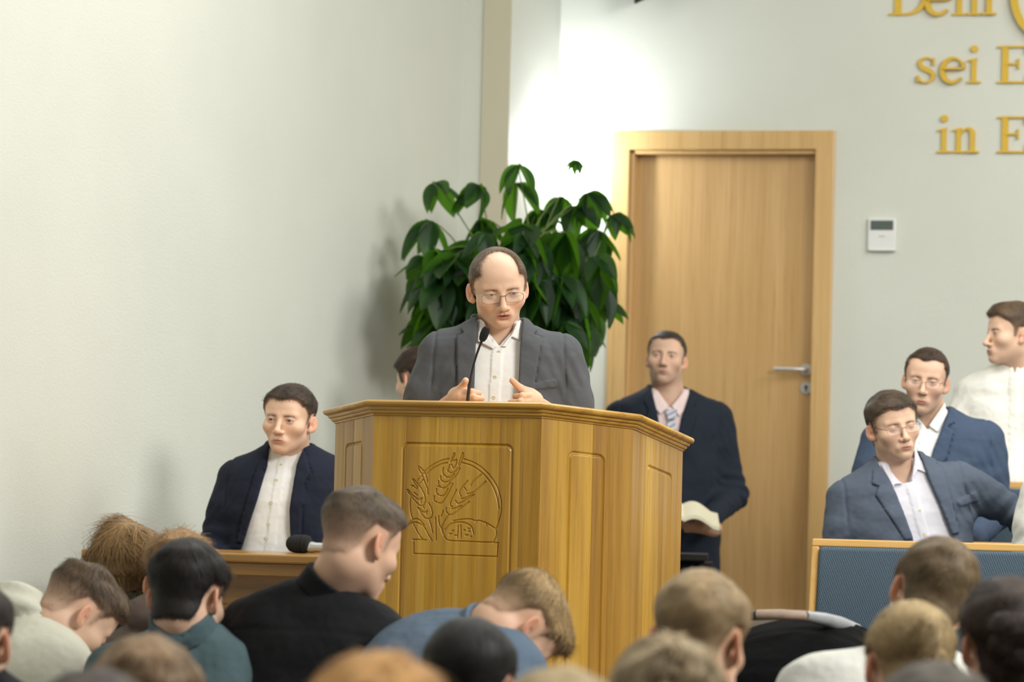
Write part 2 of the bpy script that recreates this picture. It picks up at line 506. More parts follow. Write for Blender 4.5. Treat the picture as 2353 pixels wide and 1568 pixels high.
SKIN = lin(226, 187, 160)
def skin_col(V, q, hairc):
    b = np.array(q.get('skin', SKIN)); x = V[:, 0] / q.get('w', 1.0); ax = np.abs(x); y = V[:, 1]; z = V[:, 2]
    fl = q.get('fl', 1.0)
    C = np.tile(b, (len(V), 1)) * (1 + .05 * wob(V, 60))[:, None]
    def mixc(C, m, c): return C * (1 - m[:, None]) + np.array(c) * m[:, None]
    red = np.clip(b * np.array((1.02, .74, .70)), 0, 1)
    front = sstep(-.05, -.07, y)
    if q.get('face', True):
        C = mixc(C, .24 * np.exp(-((ax - .040) / .018) ** 2 - ((z + .035) / .018) ** 2) * front, red)
        C = mixc(C, .25 * np.exp(-(ax / .012) ** 2 - ((z + .040) / .012) ** 2) * sstep(-.09, -.10, y), red)
    C = mixc(C, .5 * sstep(.071, .080, ax) * sstep(-.045, -.02, z) * sstep(.04, .02, z), np.clip(b * np.array((1.1, .62, .52)), 0, 1))
    if q.get('face', True):
        zl = -.071 * fl; mo = q.get('mouth', 0.0)
        li = np.exp(-((ax / .0215) ** 4)) * np.exp(-(((z - zl + .001 + mo * .3) / (.0078 + mo * .7)) ** 4)) * sstep(-.084, -.088, y)
        C = mixc(C, .75 * li, q.get('lip', lin(186, 110, 96)))
        crease = np.exp(-((ax / .021) ** 6)) * np.exp(-(((z - zl + .0003 + mo * .3) / (.0013 + mo * .8)) ** 2)) * sstep(-.08, -.086, y)
        C = mixc(C, .75 * crease, lin(90, 40, 36))
        bz = .0128 + .0014 * np.exp(-((ax - .030) / .014) ** 2) + q.get('browz', 0)
        br = np.exp(-(((z - bz) / .0036) ** 4)) * sstep(.010, .015, ax) * sstep(.052, .044, ax) * front
        C = mixc(C, .85 * br * (.8 + .25 * wob(V * np.array([1, 1, .4]), 500)), np.array(hairc) * q.get('browk', .8))
        ex = (ax - .0315) / .0128; ez = (z + .0005) / .0046
        if q.get('eye', 1.0) > 0:
            lash = np.exp(-((np.sqrt(ex ** 2 + (ez / (.78 * q.get('eye', 1.0))) ** 2) - 1.05) / .20) ** 2) * sstep(-.070, -.078, y)
            C = mixc(C, .8 * lash * (.55 + .45 * sstep(-.002, .002, z)), lin(70, 45, 38))
        else:
            C = mixc(C, .75 * np.exp(-(((z + .0050 + .18 * (ax - .0315) ** 2 / .01) / .0010) ** 2)) * sstep(.0135, .0118, np.abs(ax - .0315)) * front, lin(70, 45, 38))
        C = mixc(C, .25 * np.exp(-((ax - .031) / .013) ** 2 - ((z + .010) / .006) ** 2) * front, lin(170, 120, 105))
        C = mixc(C, .42 * np.exp(-(((ax - .031) / .0165) ** 4 + ((z - .002) / .0090) ** 4)) * front, np.clip(b * np.array((.62, .50, .46)), 0, 1))  # shade of the eye sockets painted into the skin colour
        st = q.get('stubble', 0.0)
        if st:
            m = np.clip(sstep(-.035, -.06, z) * (1 - .9 * np.exp(-(((ax - .035) / .014) ** 2 + ((z + .045) / .02) ** 2))), 0, 1) * sstep(.03, .0, y)
            C = mixc(C, st * m, np.array(hairc) * .7 + np.array(lin(120, 105, 95)) * .3)
    T, s, top = hair_T(V, q)
    C = mixc(C, .8 * s, np.array(hairc) * .8)
    return np.clip(C, 0.004, 1)

def strands(V, Nn, Cc, L, wd_, rng, comb, lift, curl=0.0, segs=3, follow=.9):
    """flat tapering ribbons rooted at V with normals Nn; arrays per root"""
    n = len(V)
    t = comb - (comb * Nn).sum(1)[:, None] * Nn
    t += rng.normal(size=(n, 3)) * .22
    t -= (t * Nn).sum(1)[:, None] * Nn
    t /= np.maximum(np.linalg.norm(t, axis=1, keepdims=True), 1e-6)
    sd = np.cross(t, Nn)
    pts = []
    ph = rng.uniform(0, 6.28, n)
    for k in range(segs + 1):
        u = k / segs
        c = V - Nn * .0015 + t * (L * u)[:, None] + Nn * (lift * L * u * (1.15 - u * .75) - follow * (L * u) ** 2 / .2)[:, None]
        c = c + sd * (np.sin(ph + u * 4) * curl * L * u)[:, None]
        pts.append(c)
    PV = []; 
    for k in range(segs + 1):
        ww = wd_ * (1 - .75 * k / segs)
        PV += [pts[k] - sd * (ww / 2)[:, None], pts[k] + sd * (ww / 2)[:, None]]
    PV = np.stack(PV, 1)                 # n, 2*(segs+1), 3
    base = np.arange(n)[:, None] * 2 * (segs + 1)
    fs = np.concatenate([base + np.array([[2 * k, 2 * k + 1, 2 * k + 3, 2 * k + 2]]) for k in range(segs)], 0)
    CC = np.repeat(Cc[:, None, :], 2 * (segs + 1), 1)
    return PV.reshape(-1, 3), fs, CC.reshape(-1, 3)

def make_hair(q, Mh, hairc, root_inv, name, parent, seed):
    rng = np.random.RandomState(seed)
    h = q.get('hh', .0035)
    def f(P):
        T, s, top = hair_T(P, q)
        d0 = head_base(P, q)
        for (a, b_, ra, rb) in q.get('neckc', ()): d0 = smin(d0, rcone(P, a, b_, ra, rb), .028)
        d = d0 - T
        for e in q.get('lumps', ()): d = smin(d, ell(P, e[0], e[1]) - .002 * wob(P, 120), .012)
        return d
    ex = q.get('hext', .03)
    V, Q = surfnet(f, (-.10 - ex * .5, -.12 - ex, -.12 - ex), (.10 + ex * .5, .125 + ex, .13 + ex), h)
    T, s, top = hair_T(V, q)
    inl = np.zeros(len(V), bool)
    for e in q.get('lumps', ()): inl |= ell(V, e[0], e[1]) < .006
    dens = np.where(inl, 1, s)
    ok = ((T > -.0025) | inl)
    keepf = ok[Q].all(1)
    Nn = vnormals(V, Q)
    fade = q.get('fade', 0.0)
    hc = np.array(hairc)
    C = np.tile(hc, (len(V), 1)) * (1 + .22 * wob(V * np.array([1, 1, 1]), 40) + .15 * wob(V, 130))[:, None]
    C = C * (1 + .18 * (top - .5))[:, None]
    if q.get('tips') is not None:
        m = sstep(.3, .9, top)[:, None] * .8; C = C * (1 - m) + np.array(q['tips']) * m
    sk = np.array(q.get('skin', SKIN)) * .82
    mf = np.clip(fade * (1 - sstep(q.get('fa', -.03), q.get('fb', .05), V[:, 2] + .15 * V[:, 1])) + (1 - dens) * .8, 0, .92)[:, None]
    C = C * (1 - mf) + sk * mf
    C = np.clip(C, .003, 1)
    # strands
    cand = np.where(ok & (dens > .35) & ((T > .002) | inl))[0]
    ns = min(q.get('ns', 2500), len(cand) * 4)
    r = cand[rng.randint(0, len(cand), ns)]
    Pv = V[r] + rng.normal(size=(ns, 3)) * h * .4
    crown = np.array(q.get('crown', (0, .065, .105)))
    cb = Pv - crown
    if 'comb' in q: cb = cb * q.get('crownk', .3) + np.array(q['comb'])
    cb = cb / np.maximum(np.linalg.norm(cb, axis=1, keepdims=True), 1e-6) + rng.normal(size=(ns, 3)) * q.get('mess', .15)
    tt = np.where(inl[r], 1.0, top[r])
    L = (q.get('l0', .008) + (q.get('l1', .022) - q.get('l0', .008)) * tt) * rng.uniform(.6, 1.25, ns)
    wdt = q.get('sw', .0014) * rng.uniform(.7, 1.3, ns)
    lift = q.get('lift', .25) * rng.uniform(.4, 1.5, ns)
    Cs = np.clip(C[r] * rng.uniform(.62, 1.45, ns)[:, None], .003, 1)
    sV, sF, sC = strands(Pv, Nn[r], Cs, L, wdt, rng, cb, lift, q.get('curl', .1), 3, q.get('follow', .9))
    if q.get('wisps'):
        cw = np.where(ok & (V[:, 1] > -.05) & (V[:, 1] < .03) & (np.abs(V[:, 0]) < .055) & (V[:, 2] > .07))[0]
        rw = cw[rng.randint(0, len(cw), q.wisps)]
        cbw = np.tile(np.array((.25, -1, -.25)), (len(rw), 1)) + rng.normal(size=(len(rw), 3)) * .25
        a_, b_, c_ = strands(V[rw], Nn[rw], np.clip(C[rw] * .8, .003, 1), rng.uniform(.03, .06, len(rw)), np.full(len(rw), .0007), rng, cbw, np.full(len(rw), .12), .15, 5, .9)
        sF = np.concatenate([sF, b_ + len(sV)]); sV = np.concatenate([sV, a_]); sC = np.concatenate([sC, c_])
    Vall = np.concatenate([V, sV]); 
    Fall = np.concatenate([Q[keepf], sF + len(V)])
    Call = np.concatenate([C, sC])
    Vw = xf(root_inv @ Mh, Vall)
    return link(name, mesh_np(name, Vw, Fall, True, Call), M_hair, parent)

# ------------------------------------------------------------------ torsos and clothes
TZ = np.array([-.70, -.62, -.50, -.40, -.25, -.15, -.10, -.06, -.035, -.015, .0, .015, .03, .05])
TA = np.array([.185, .190, .185, .178, .186, .194, .194, .190, .180, .162, .142, .116, .090, .064])
TB = np.array([.125, .130, .128, .120, .124, .122, .117, .110, .102, .096, .090, .082, .074, .062])
TY = np.array([.000, .000, -.01, -.01, .000, .005, .010, .014, .018, .020, .022, .022, .018, .010])
def torso(P, q):
    z = P[:, 2]; tw = q.get('tw', 1.0); td = q.get('td', 1.0)
    a = np.interp(z, TZ, TA) * tw; b = np.interp(z, TZ, TB) * td; cy = np.interp(z, TZ, TY)
    if q.get('belly'):
        g = q.belly * np.exp(-((z + .42) / .14) ** 2); b = b + g * .5; cy = cy - g * .6; a = a + g * .3
    r = ((np.abs(P[:, 0]) / a) ** 2.5 + (np.abs(P[:, 1] - cy) / b) ** 2.5) ** (1 / 2.5)
    d = (r - 1) * np.minimum(a, b) * .85
    d = smax(d, z - .045, .02)
    return smax(d, -(z + q.get('hem', .62)), .02)

def sleeves(P, q, off=0.0):
    d = np.full(len(P), 9.0)
    for (S_, E_, W_) in q['arms']:
        s = smin(rcone(P, S_, E_, q.get('ar', .064) + off, .053 + off), rcone(P, E_, W_, .053 + off, q.get('wr', .042) + off), .02)
        d = np.minimum(d, s)
    return d

def folds(P, q):
    """creases: stronger round the elbows and across the waist"""
    k = q.get('fold', 1.0)
    d = .0050 * k * wob(P * np.array([1.5, 1.0, 1.0]), 12) + .0016 * k * wob(P, 34)
    for (S_, E_, W_) in q['arms']:
        E = np.array(E_); w = np.exp(-(((P - E) ** 2).sum(1)) / .010)
        ax = np.array(W_) - np.array(S_); ax = ax / (np.linalg.norm(ax) + 1e-9)
        u = (P - E) @ ax
        d = d + k * w * .0060 * np.sin(u * 140 + 2.5 * wob(P, 12))
        S = np.array(S_); w2 = np.exp(-(((P - S - np.array((0, -.02, -.07))) ** 2).sum(1)) / .006)
        d = d + k * w2 * .003 * np.sin((P[:, 2] * .6 + np.abs(P[:, 0])) * 170 + 2 * wob(P, 10))
    return d

def clothbody(P, q, off):
    d = smin(torso(P, q) - off, sleeves(P, q, off * .4), q.get('armk', .045))
    return d + folds(P, q)

def cbounds(q, pad=.10):
    pts = np.array([p for a in q['arms'] for p in a] + [(-.22, -.2, -q.get('hem', .62)), (.22, .2, .12)])
    return pts.min(0) - pad, pts.max(0) + pad

def chest_y(q, x, z, off=0.0):
    """y of the front of the clothed chest at (x, z), by bisection"""
    lo, hi = -.35, .02
    for _ in range(24):
        m = (lo + hi) / 2
        if float((torso(np.array([[x, m, z]]), q) - off)[0]) > 0: lo = m
        else: hi = m
    return (lo + hi) / 2

M_skin = M_hair = None
CLOTH = {}
def person(label, head, neck, tyaw=0, lean=0, troll=0, floor=0.0, hy=0, hp=0, hr=0, hair=None, hairc=(.06, .04, .03), q=None, cloth=None,
           hs=1.0, res=.0032, cres=.008, seated=True, legs=True, seed=1, group=None, hands=(), name='person'):
    q = Prm(q or {}); c = Prm(cloth or {})
    if len(head) == 4:                       # third form: (x, crown y, depth, height of the crown above eye level)
        sh = head[3] * F / head[2]; head = (head[0], head[1] + sh, head[2]); neck = (neck[0], neck[1] if neck[1] > 0 else head[1] - neck[1] * F / head[2], neck[2])
    Hc = at(*head); Nb = at(*neck)
    Mh = Matrix.Translation(Hc) @ Matrix.Rotation(YAW + math.radians(hy), 4, 'Z') @ Matrix.Rotation(math.radians(hp), 4, 'X') @ Matrix.Rotation(math.radians(hr), 4, 'Y') @ Matrix.Scale(hs, 4)
    Mt = Matrix.Translation(Nb) @ Matrix.Rotation(YAW + math.radians(tyaw), 4, 'Z') @ Matrix.Rotation(math.radians(lean), 4, 'X') @ Matrix.Rotation(math.radians(troll), 4, 'Y')
    hip = Mt @ Vector((0, 0, -.60))
    root = thing(name, label, 'person', (hip.x, hip.y, floor), 0, group)
    Ri = Matrix.Translation((-hip.x, -hip.y, -floor))
    if 'arms' not in c:
        c['arms'] = [((sx * .172, .012, -.070), (sx * .235, -.03, -.35), (sx * .13, -.27, -.44)) for sx in (-1, 1)]
    # --- body: head, neck, hands
    inv = Mh.inverted()
    nb = inv @ (Mt @ Vector((0, .012, -.01))); nb2 = inv @ (Mt @ Vector((0, .01, -.09)))
    nr = q.get('nr', .053)
    nk = [((0, .030, -.045), tuple(nb), nr, nr + .005), (tuple(nb), tuple(nb2), nr + .005, .075), ((0, .02, -.06), tuple(nb), nr - .004, nr)]
    f = lambda P: head_full(P, q, nk)
    zz = [min(p[k] for p in (nb, nb2)) for k in range(3)]; zx = [max(p[k] for p in (nb, nb2)) for k in range(3)]
    lo = [min(a, b - .08) for a, b in zip((-.105, -.135, -.135), zz)]; hi = [max(a, b + .08) for a, b in zip((.105, .125, .135), zx)]
    V, Q = surfnet(f, lo, hi, res)
    qh = Prm(q); qh.update(hair or {}); qh['neckc'] = nk
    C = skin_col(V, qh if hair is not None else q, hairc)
    if hands:                                # arms inside the sleeves join the hands to the trunk
        ct = c; iT = (Mt.inverted())
        def fa(P):
            d = torso(P, ct) + .035
            for (S_, E_, W_) in ct['arms']: d = smin(d, smin(rcone(P, S_, E_, .040, .034), rcone(P, E_, W_, .034, .026), .02), .03)
            return d
        l0, h0 = cbounds(c)
        va, qa = surfnet(fa, l0, h0, .013)
        ARM = (xf(Ri @ Mt, va), qa)
    else: ARM = None
    VV = [xf(Ri @ Mh, V)]; QQ = [Q]; CC = [C]; n = len(V)
    for hd in hands:
        pts = np.array([p for s in hd for p in s[:2]])
        def fh(P, hd=hd):
            d = rcone(P, *hd[0])
            for s in hd[1:]: d = smin(d, rcone(P, *s), .006 if s[2] < .0125 else .016)
            return d
        v, qq = surfnet(fh, pts.min(0) - .035, pts.max(0) + .035, .0022)
        v2 = xf(Ri, v)
        sk = np.array(q.get('skin', SKIN)) * np.array((1.0, .93, .88))
        VV.append(v2); QQ.append(qq + n); CC.append(np.clip(np.tile(sk, (len(v), 1)) * (1 + .10 * wob(v, 70))[:, None], 0, 1)); n += len(v)
    if ARM is not None:
        VV.append(ARM[0]); QQ.append(ARM[1] + n); CC.append(np.tile(np.array(q.get('skin', SKIN)), (len(ARM[0]), 1))); n += len(ARM[0])
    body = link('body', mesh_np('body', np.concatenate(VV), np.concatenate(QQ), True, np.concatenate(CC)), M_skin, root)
    # --- eyes
    if q.get('face', True) and q.get('fine', True) and q.get('eye', 1.0) > 0:
        for sx in (-1, 1):
            gz = Vector((q.get('gaze', 0.0), -1, q.get('gazez', 0.0))).normalized()
            mb = []; rr = .0124; st = 14; sg = 18; vs_ = []; cs_ = []
            R = gz.to_track_quat('Z', 'Y').to_matrix()
            for i in range(st + 1):
                th = math.pi * i / st * .62
                for k in range(sg):
                    p = R @ Vector((math.sin(th) * math.cos(2 * math.pi * k / sg), math.sin(th) * math.sin(2 * math.pi * k / sg), math.cos(th))) * rr
                    vs_.append(Vector((sx * .0315 * q.get('w', 1.0), -.0762, 0)) + p)
                    a = math.degrees(th)
                    cs_.append((.01, .01, .01) if a < 12 else (q.get('iris', (.045, .055, .055)) if a < 30 else (.42, .37, .34)))
            fs_ = [(i * sg + k, (i + 1) * sg + k, (i + 1) * sg + (k + 1) % sg, i * sg + (k + 1) % sg) for i in range(st) for k in range(sg)]
            link('eye', mesh_np('eye', xf(Ri @ Mh, np.array([tuple(v) for v in vs_])), np.array(fs_), True, np.array(cs_)), M_eye, root)
    if hair is not None:
        make_hair(qh, Mh, hairc, Ri, 'hair', root, seed)
    # --- clothes
    RT = Ri @ Mt
    lo, hi = cbounds(c)
    un = inv @ (Mt @ Vector((0, 0, 0)))
    ax = (Mt.inverted() @ (Mh @ Vector((0, .03, -.05))))       # neck axis in torso space
    axv = np.array(ax); a0 = np.array((0, .014, -.03)); av = axv - a0; al = np.linalg.norm(av); av = av / al
    def neckr(P):
        t = (P - a0) @ av
        return t, np.sqrt(np.maximum(((P - a0) ** 2).sum(1) - t * t, 0))
    def neckhole(P, r=.058):
        t, rr = neckr(P); return np.where(t > -.01, rr - r, 9.0)
    def add(nm, fn, mat, h, bnds=None, cols=None, lab=None, par=None):
        b0, b1 = bnds if bnds is not None else (lo, hi)
        V, Q = surfnet(fn, b0, b1, h, c.get('marg', 1.9))
        if not len(Q): return None
        o = link(nm, mesh_np(nm, xf(RT, V), Q, True), mat, par or root)
        if lab: o['label'] = lab
        return o
    kind = c.get('kind', 'shirt')
    m_o = CLOTH[c['mat']]
    ub = ((-.30, -.25, -.72), (.30, .25, .16))
    if kind == 'jacket':
        V_ = c['vee']; lapels = c.get('lapels', ()); 
        def fj(P):
            base = clothbody(P, c, c.get('off', .018))
            xs = np.abs(P[:, 0]) - c.get('tw', 1.0) * (.192 - .06 * np.clip(P[:, 2], -.2, .05)) 
            base = base + .0042 * np.exp(-(xs / .0045) ** 2) * sstep(-.20, -.14, P[:, 2]) * c.get('seam', 1.0)
            t, rr = neckr(P)
            base = smin(base, np.maximum(np.maximum(rr - .077 + t * .06, t - (.060 + .30 * (P[:, 1]))), -(t + .05)), .012)     # collar of the jacket
            d = base
            fr = P[:, 1] - .03
            for lp in lapels:
                pd = poly2(P[:, 0], P[:, 2], lp)
                d = np.where(fr < 0, d + .0045 * np.exp(-(np.maximum(pd, 0) / .0045) ** 2), d)
                d = np.minimum(d, np.maximum(base - .0070, np.maximum(pd, fr)))
            for pk in c.get('pockets', ()):
                d = np.minimum(d, np.maximum(base - .004, np.maximum(poly2(P[:, 0], P[:, 2], pk), fr)))
            d = smax(d, -np.maximum(rr - .070, -t - .03), .004)
            d = smax(d, -np.maximum(poly2(P[:, 0], P[:, 2], V_), fr), .003)
            return d
        add('jacket', fj, m_o, cres)
        def fs(P):
            d = torso(P, c) - .004 + .0022 * wob(P * np.array([1, 1, .5]), 22)
            if c.get('placket') is not None:
                x0, x1 = c['placket']
                xc = x0 + (x1 - x0) * np.clip(-P[:, 2] / .4, 0, 1)
                d = np.minimum(d, np.maximum(d - .0030, np.maximum(np.abs(P[:, 0] - xc) - .016, P[:, 1])))
            if c.get('open'): d = smax(d, -np.maximum(poly2(P[:, 0], P[:, 2], c['open']), P[:, 1] - .02), .003)
            return smax(d, -neckhole(P), .004)
        sh = add('shirt', fs, CLOTH[c['shirt']], cres * .85, ub)
    else:
        def fs(P):
            d = clothbody(P, c, c.get('off', .010))
            if kind in ('hoodie', 'sweater'):
                t, rr = neckr(P)
                hr_ = c.get('hood', .0)
                if kind == 'hoodie':
                    u = P - np.array((0, .055, .0))
                    hd_ = ell(P, (0, .100, .010), (.135, .070, .072)) - .008 * wob(P * np.array([1, .6, 1.8]), 24)
                    bd_ = d; d = smin(d, hd_, .008) + .007 * np.exp(-((hd_ - bd_) / .010) ** 2)
                    d = smin(d, np.sqrt((rr - .092) ** 2 + (t - .036 - .25 * (P[:, 1] - .01)) ** 2) - .024 - .005 * wob(P, 28), .010)
                else:
                    d = smin(d, np.sqrt((rr - .066) ** 2 + (t - .02 - .2 * (P[:, 1] - .01)) ** 2) - .012, .015)
            if c.get('open'): d = smax(d, -np.maximum(poly2(P[:, 0], P[:, 2], c['open']), P[:, 1] - .02), .003)
            if c.get('placket') is not None:
                x0, x1 = c['placket']
                xc = x0 + (x1 - x0) * np.clip(-P[:, 2] / .4, 0, 1)
                d = np.minimum(d, np.maximum(d - .0035, np.maximum(np.abs(P[:, 0] - xc) - .017, P[:, 1])))
            if c.get('yoke'):
                d = d + .003 * np.exp(-((P[:, 2] + .10) / .005) ** 2) * (P[:, 1] > .02)
            return smax(d, -neckhole(P, c.get('hole', .060)), .006)
        sh = add({'shirt': 'shirt', 'hoodie': 'hoodie', 'sweater': 'sweater'}[kind], fs, m_o, cres)
    if c.get('collar'):
        ck = c['collar']; cm = CLOTH[c.get('shirt', c['mat'])]
        q_cr = c.get('crad', .0625); q_cf = c.get('cflare', .32)
        top = c.get('ctop', .058); sl = c.get('cslope', .35); fl_ = c.get('flaps', ())
        def fc(P):
            t, rr = neckr(P)
            yb = P[:, 1] - .014
            up = top + sl * yb
            d = np.maximum(np.abs(rr - q_cr) - .0042, np.maximum(t - up, -(t + .03)))       # stand
            if ck != 'band':
                dn = .034
                d = np.minimum(d, np.maximum(np.abs(rr - (q_cr + .008 + (up - t) * q_cf)) - .0042, np.maximum(t - up - .003, up - t - dn - c.get('cdrop', .008))))
                d = np.minimum(d, np.maximum(np.abs(rr - q_cr - .0045) - .008, np.abs(t - up) - .004))
            w = c.get('cwedge')
            if w: d = np.maximum(d, -np.maximum(poly2(P[:, 0], P[:, 2], w), P[:, 1] - .014))
            for fp in fl_:
                bd = smin(torso(P, c) - .006, np.maximum(rr - .068, -t - .05), .02)
                d = np.minimum(d, np.maximum(np.maximum(np.abs(bd - .004) - .005, poly2(P[:, 0], P[:, 2], fp)), P[:, 1] - .02))
            return d
        add('shirt_collar', fc, cm, .0035 if cres < .007 else .0045, ((-.13, -.17, -.14), (.13, .15, .17)), par=None)
    for (bx, bz) in c.get('buttons', ()):
        y = chest_y(c, bx, bz, .006)
        mb = MB(); mb.lathe([(.0001, .0), (.0052, .0), (.0056, .0012), (.0046, .0024), (.0036, .0018), (.0001, .0018)], 14, Matrix.Translation((bx, y - .0012, bz)) @ Matrix.Rotation(math.pi / 2, 4, 'X'))
        mb.v = [tuple(RT @ Vector(v)) for v in mb.v]
        mb.build('button', CLOTH[c.get('btn', 'button')], root, True)
    # --- legs and shoes
    if legs:
        def to_t(v): return np.array(v)
        hipw = [Ri @ Mt @ Vector((s * .09, 0, -.57)) for s in (-1, 1)]
        fwd = (Matrix.Rotation(YAW + math.radians(c.get('lyaw', tyaw)), 3, 'Z') @ Vector((0, -1, 0)))
        side = fwd.cross(Vector((0, 0, 1)))
        J = []
        for i, s in enumerate((-1, 1)):
            hp_ = hipw[i]
            if seated:
                kn = hp_ + fwd * .42 - side * (s * .03); kn.z = max(.46, min(.54, hp_.z))
                an_ = Vector((kn.x, kn.y, .10)) + fwd * .02
                if c.get('cross') and s == c['cross']:
                    kn = hp_ + fwd * .40 - side * (s * .02); kn.z = hp_.z + .10; an_ = kn + side * (s * .22) + fwd * .10 - Vector((0, 0, .30))
            else:
                kn = Vector((hp_.x, hp_.y, .50)) + fwd * .01; an_ = Vector((hp_.x, hp_.y, .10))
            J.append((hp_, kn, an_))
        def ft(P):
            d = np.full(len(P), 9.0)
            for (a, b, e) in J:
                d = np.minimum(d, smin(rcone(P, tuple(a), tuple(b), .085, .066), rcone(P, tuple(b), tuple(e), .066, .052), .03))
            m = (J[0][0] + J[1][0]) / 2
            d = smin(d, ell(P, tuple(m), (.175, .135, .11)), .04)
            return d + .004 * wob(P, 22)
        ap = np.array([tuple(p) for j in J for p in j])
        V, Q = surfnet(ft, ap.min(0) - .20, ap.max(0) + .20, c.get('lres', .016))
        link('trousers', mesh_np('trousers', V, Q, True), CLOTH[c.get('trous', c['mat'])], root)
        for (a, b, e) in J:
            g = e + fwd * .15; g.z = max(e.z - .065, .03); hl = Vector((e.x, e.y, max(e.z - .06, .035))) - fwd * .02
            def fsn(P): return smax(smin(rcone(P, tuple(e), tuple(hl), .044, .040), rcone(P, tuple(hl), tuple(g), .040, .036), .03), -(P[:, 2] - (min(hl.z, g.z) - .03)), .006)
            ap = np.array([tuple(e), tuple(hl), tuple(g)])
            V, Q = surfnet(fsn, ap.min(0) - .07, ap.max(0) + .07, .012)
            link('shoe', mesh_np('shoe', V, Q, True), CLOTH['shoe'], root)
    return root, dict(Mh=Mh, Mt=Mt, Ri=Ri, q=q, c=c)

def glasses(root, K, mat, lens=None, half=.0165, drop=.011, rimless=False, thick=.0009, tip=True):
    """oval-rectangular lenses, bridge, two temples"""
    q = K['q']; M = K['Ri'] @ K['Mh']; w = q.get('w', 1.0)
    mb = MB(); lb = MB()
    for s in (-1, 1):
        cx = s * .0335 * w; loop = []
        for k in range(40):
            a = 2 * math.pi * k / 40
            ca, sa = math.cos(a), math.sin(a)
            x = abs(ca) ** .62 * math.copysign(1, ca) * .0255 * w; z = abs(sa) ** .62 * math.copysign(1, sa) * half
            yy = -.1035 + .10 * (abs(cx + x) ** 2) / .06 + z * -.10
            loop.append((cx + x, yy, z - .0085))
        mb.tube(loop, thick * (1.0 if not rimless else .45), 8, M, closed=True)
        lb.add([Vector(p) for p in loop] , [tuple(range(40))], M)
        hx = s * (.0335 + .0255) * w
        yh = -.1035 + .10 * hx * hx / .06
        mb.tube([(hx, yh, .000), (s * .0655 * w, yh + .008, .002), (s * .0725 * w, -.055, .006), (s * .0745 * w, .0, .012), (s * .0755 * w, .018, .006), (s * .075 * w, .030, -.008)], thick * 1.3, 8, M)
    mb.tube([(-.0085 * w, -.1022, -.003), (-.004, -.1085, .000), (.004, -.1085, .000), (.0085 * w, -.1022, -.003)], thick * 1.2, 8, M)
    fr = mb.build('glasses', mat, root, True)
    ln = lb.build('lens', M_lens, fr, False)
    ln.matrix_parent_inverse = Matrix.Identity(4)
    return fr
# ------------------------------------------------------------------ shared materials
M_skin = vcol('skin', .48, .35, 0.0, .04, 300)
M_hair = vcol('hair', .55, .25)
M_eye = vcol('eye', .12, .5)
M_lens, _nt, _bs = newmat('spectacle_lens')
_bs.inputs['Base Color'].default_value = (1, 1, 1, 1); _bs.inputs['Roughness'].default_value = .03; _bs.inputs['Alpha'].default_value = .10
m_wall, _nt, _bs = newmat('painted_plaster')
_v = coords(_nt)
_nt.links.new(ramp(_nt, noise(_nt, _v, 1.3, 3), [(0.3, lin(211, 213, 203)), (0.7, lin(216, 218, 208))]), _bs.inputs['Base Color'])
_bs.inputs['Roughness'].default_value = .75; _bs.inputs['Specular IOR Level'].default_value = .25
bump(_nt, _bs, noise(_nt, _v, 110, 4, .7), .5, .004)
m_floor = plain('carpet', lin(120, 110, 100), .9, sc=80, vary=.15)
m_pulpit = wood('pulpit_oak', lin(162, 118, 34), lin(190, 146, 54), lin(208, 166, 74), 'z', .36, .2, True)
m_cap = wood('cap_oak', lin(172, 124, 42), lin(198, 150, 62), lin(214, 170, 84), 'x', .32, .25)
m_table = wood('table_oak', lin(142, 100, 42), lin(174, 128, 60), lin(194, 148, 78), 'x', .3, .3, True)
m_door = wood('door_veneer', lin(186, 148, 96), lin(196, 159, 107), lin(205, 169, 119), 'z', .22, .2, False, .7, .3)
m_case = wood('door_casing_wood', lin(196, 158, 98), lin(208, 170, 112), lin(216, 180, 124), 'z', .35, .2, False, .7, .25)
m_pew = wood('pew_beech', lin(204, 158, 88), lin(218, 172, 100), lin(228, 184, 114), 'x', .4, .1, False, 1, .2)
m_pewz = wood('pew_beech_upright', lin(204, 158, 88), lin(218, 172, 100), lin(228, 184, 114), 'z', .4, .1, False, 1, .2)
m_steel = plain('brushed_steel', (.60, .58, .55), .45, .6, .05)
m_black = plain('black_plastic', (.012, .012, .013), .45)
m_foam = plain('black_foam', (.012, .013, .015), .95, sc=600, bmp=.5)
m_white = plain('white_plastic', (.78, .78, .76), .4, vary=.02)
m_gold = plain('gold_letter_paint', lin(214, 176, 52), .45, .0, .05, 12)
m_screen = plain('grey_screen', lin(86, 98, 92), .25)

# ------------------------------------------------------------------ room shell
YB = 16.76                 # far wall
XL = -4.77                 # left side wall
def struct(name, mb, mat, bevel=0.0):
    return tag(mb.build(name, mat, bevel=bevel), kind='structure')
dL, dR = at(1440, 700, 17.2), at(1874, 700, 17.2)
def on_wall(px, py, y=YB):
    """point of the plane Y = y seen at a pixel"""
    p = at(px, py, 1.0) - CAM
    return CAM + p * (y - CAM.y) / p.y
xa, xb = on_wall(1441, 700).x, on_wall(1869, 700).x      # door opening
zt = on_wall(1655, 345).z
FZ = zt - 2.09
RX, YF, CZ = 6.0, -3.0, 5.0
struct('floor', MB().box(((XL - 1.4 + RX) / 2, (YB + YF) / 2, -.05), (RX - XL + 1.8, YB - YF + .4, .1)), m_floor)
struct('ceiling', MB().box(((XL - 1.4 + RX) / 2, (YB + YF) / 2, CZ + .05), (RX - XL + 1.8, YB - YF + .4, .1)), m_wall)
SL, XW, YC = .045, -4.985, 15.98      # the left wall opens slightly towards the hall and ends at the corner column
def wx(y): return XW - SL * (YC - y)
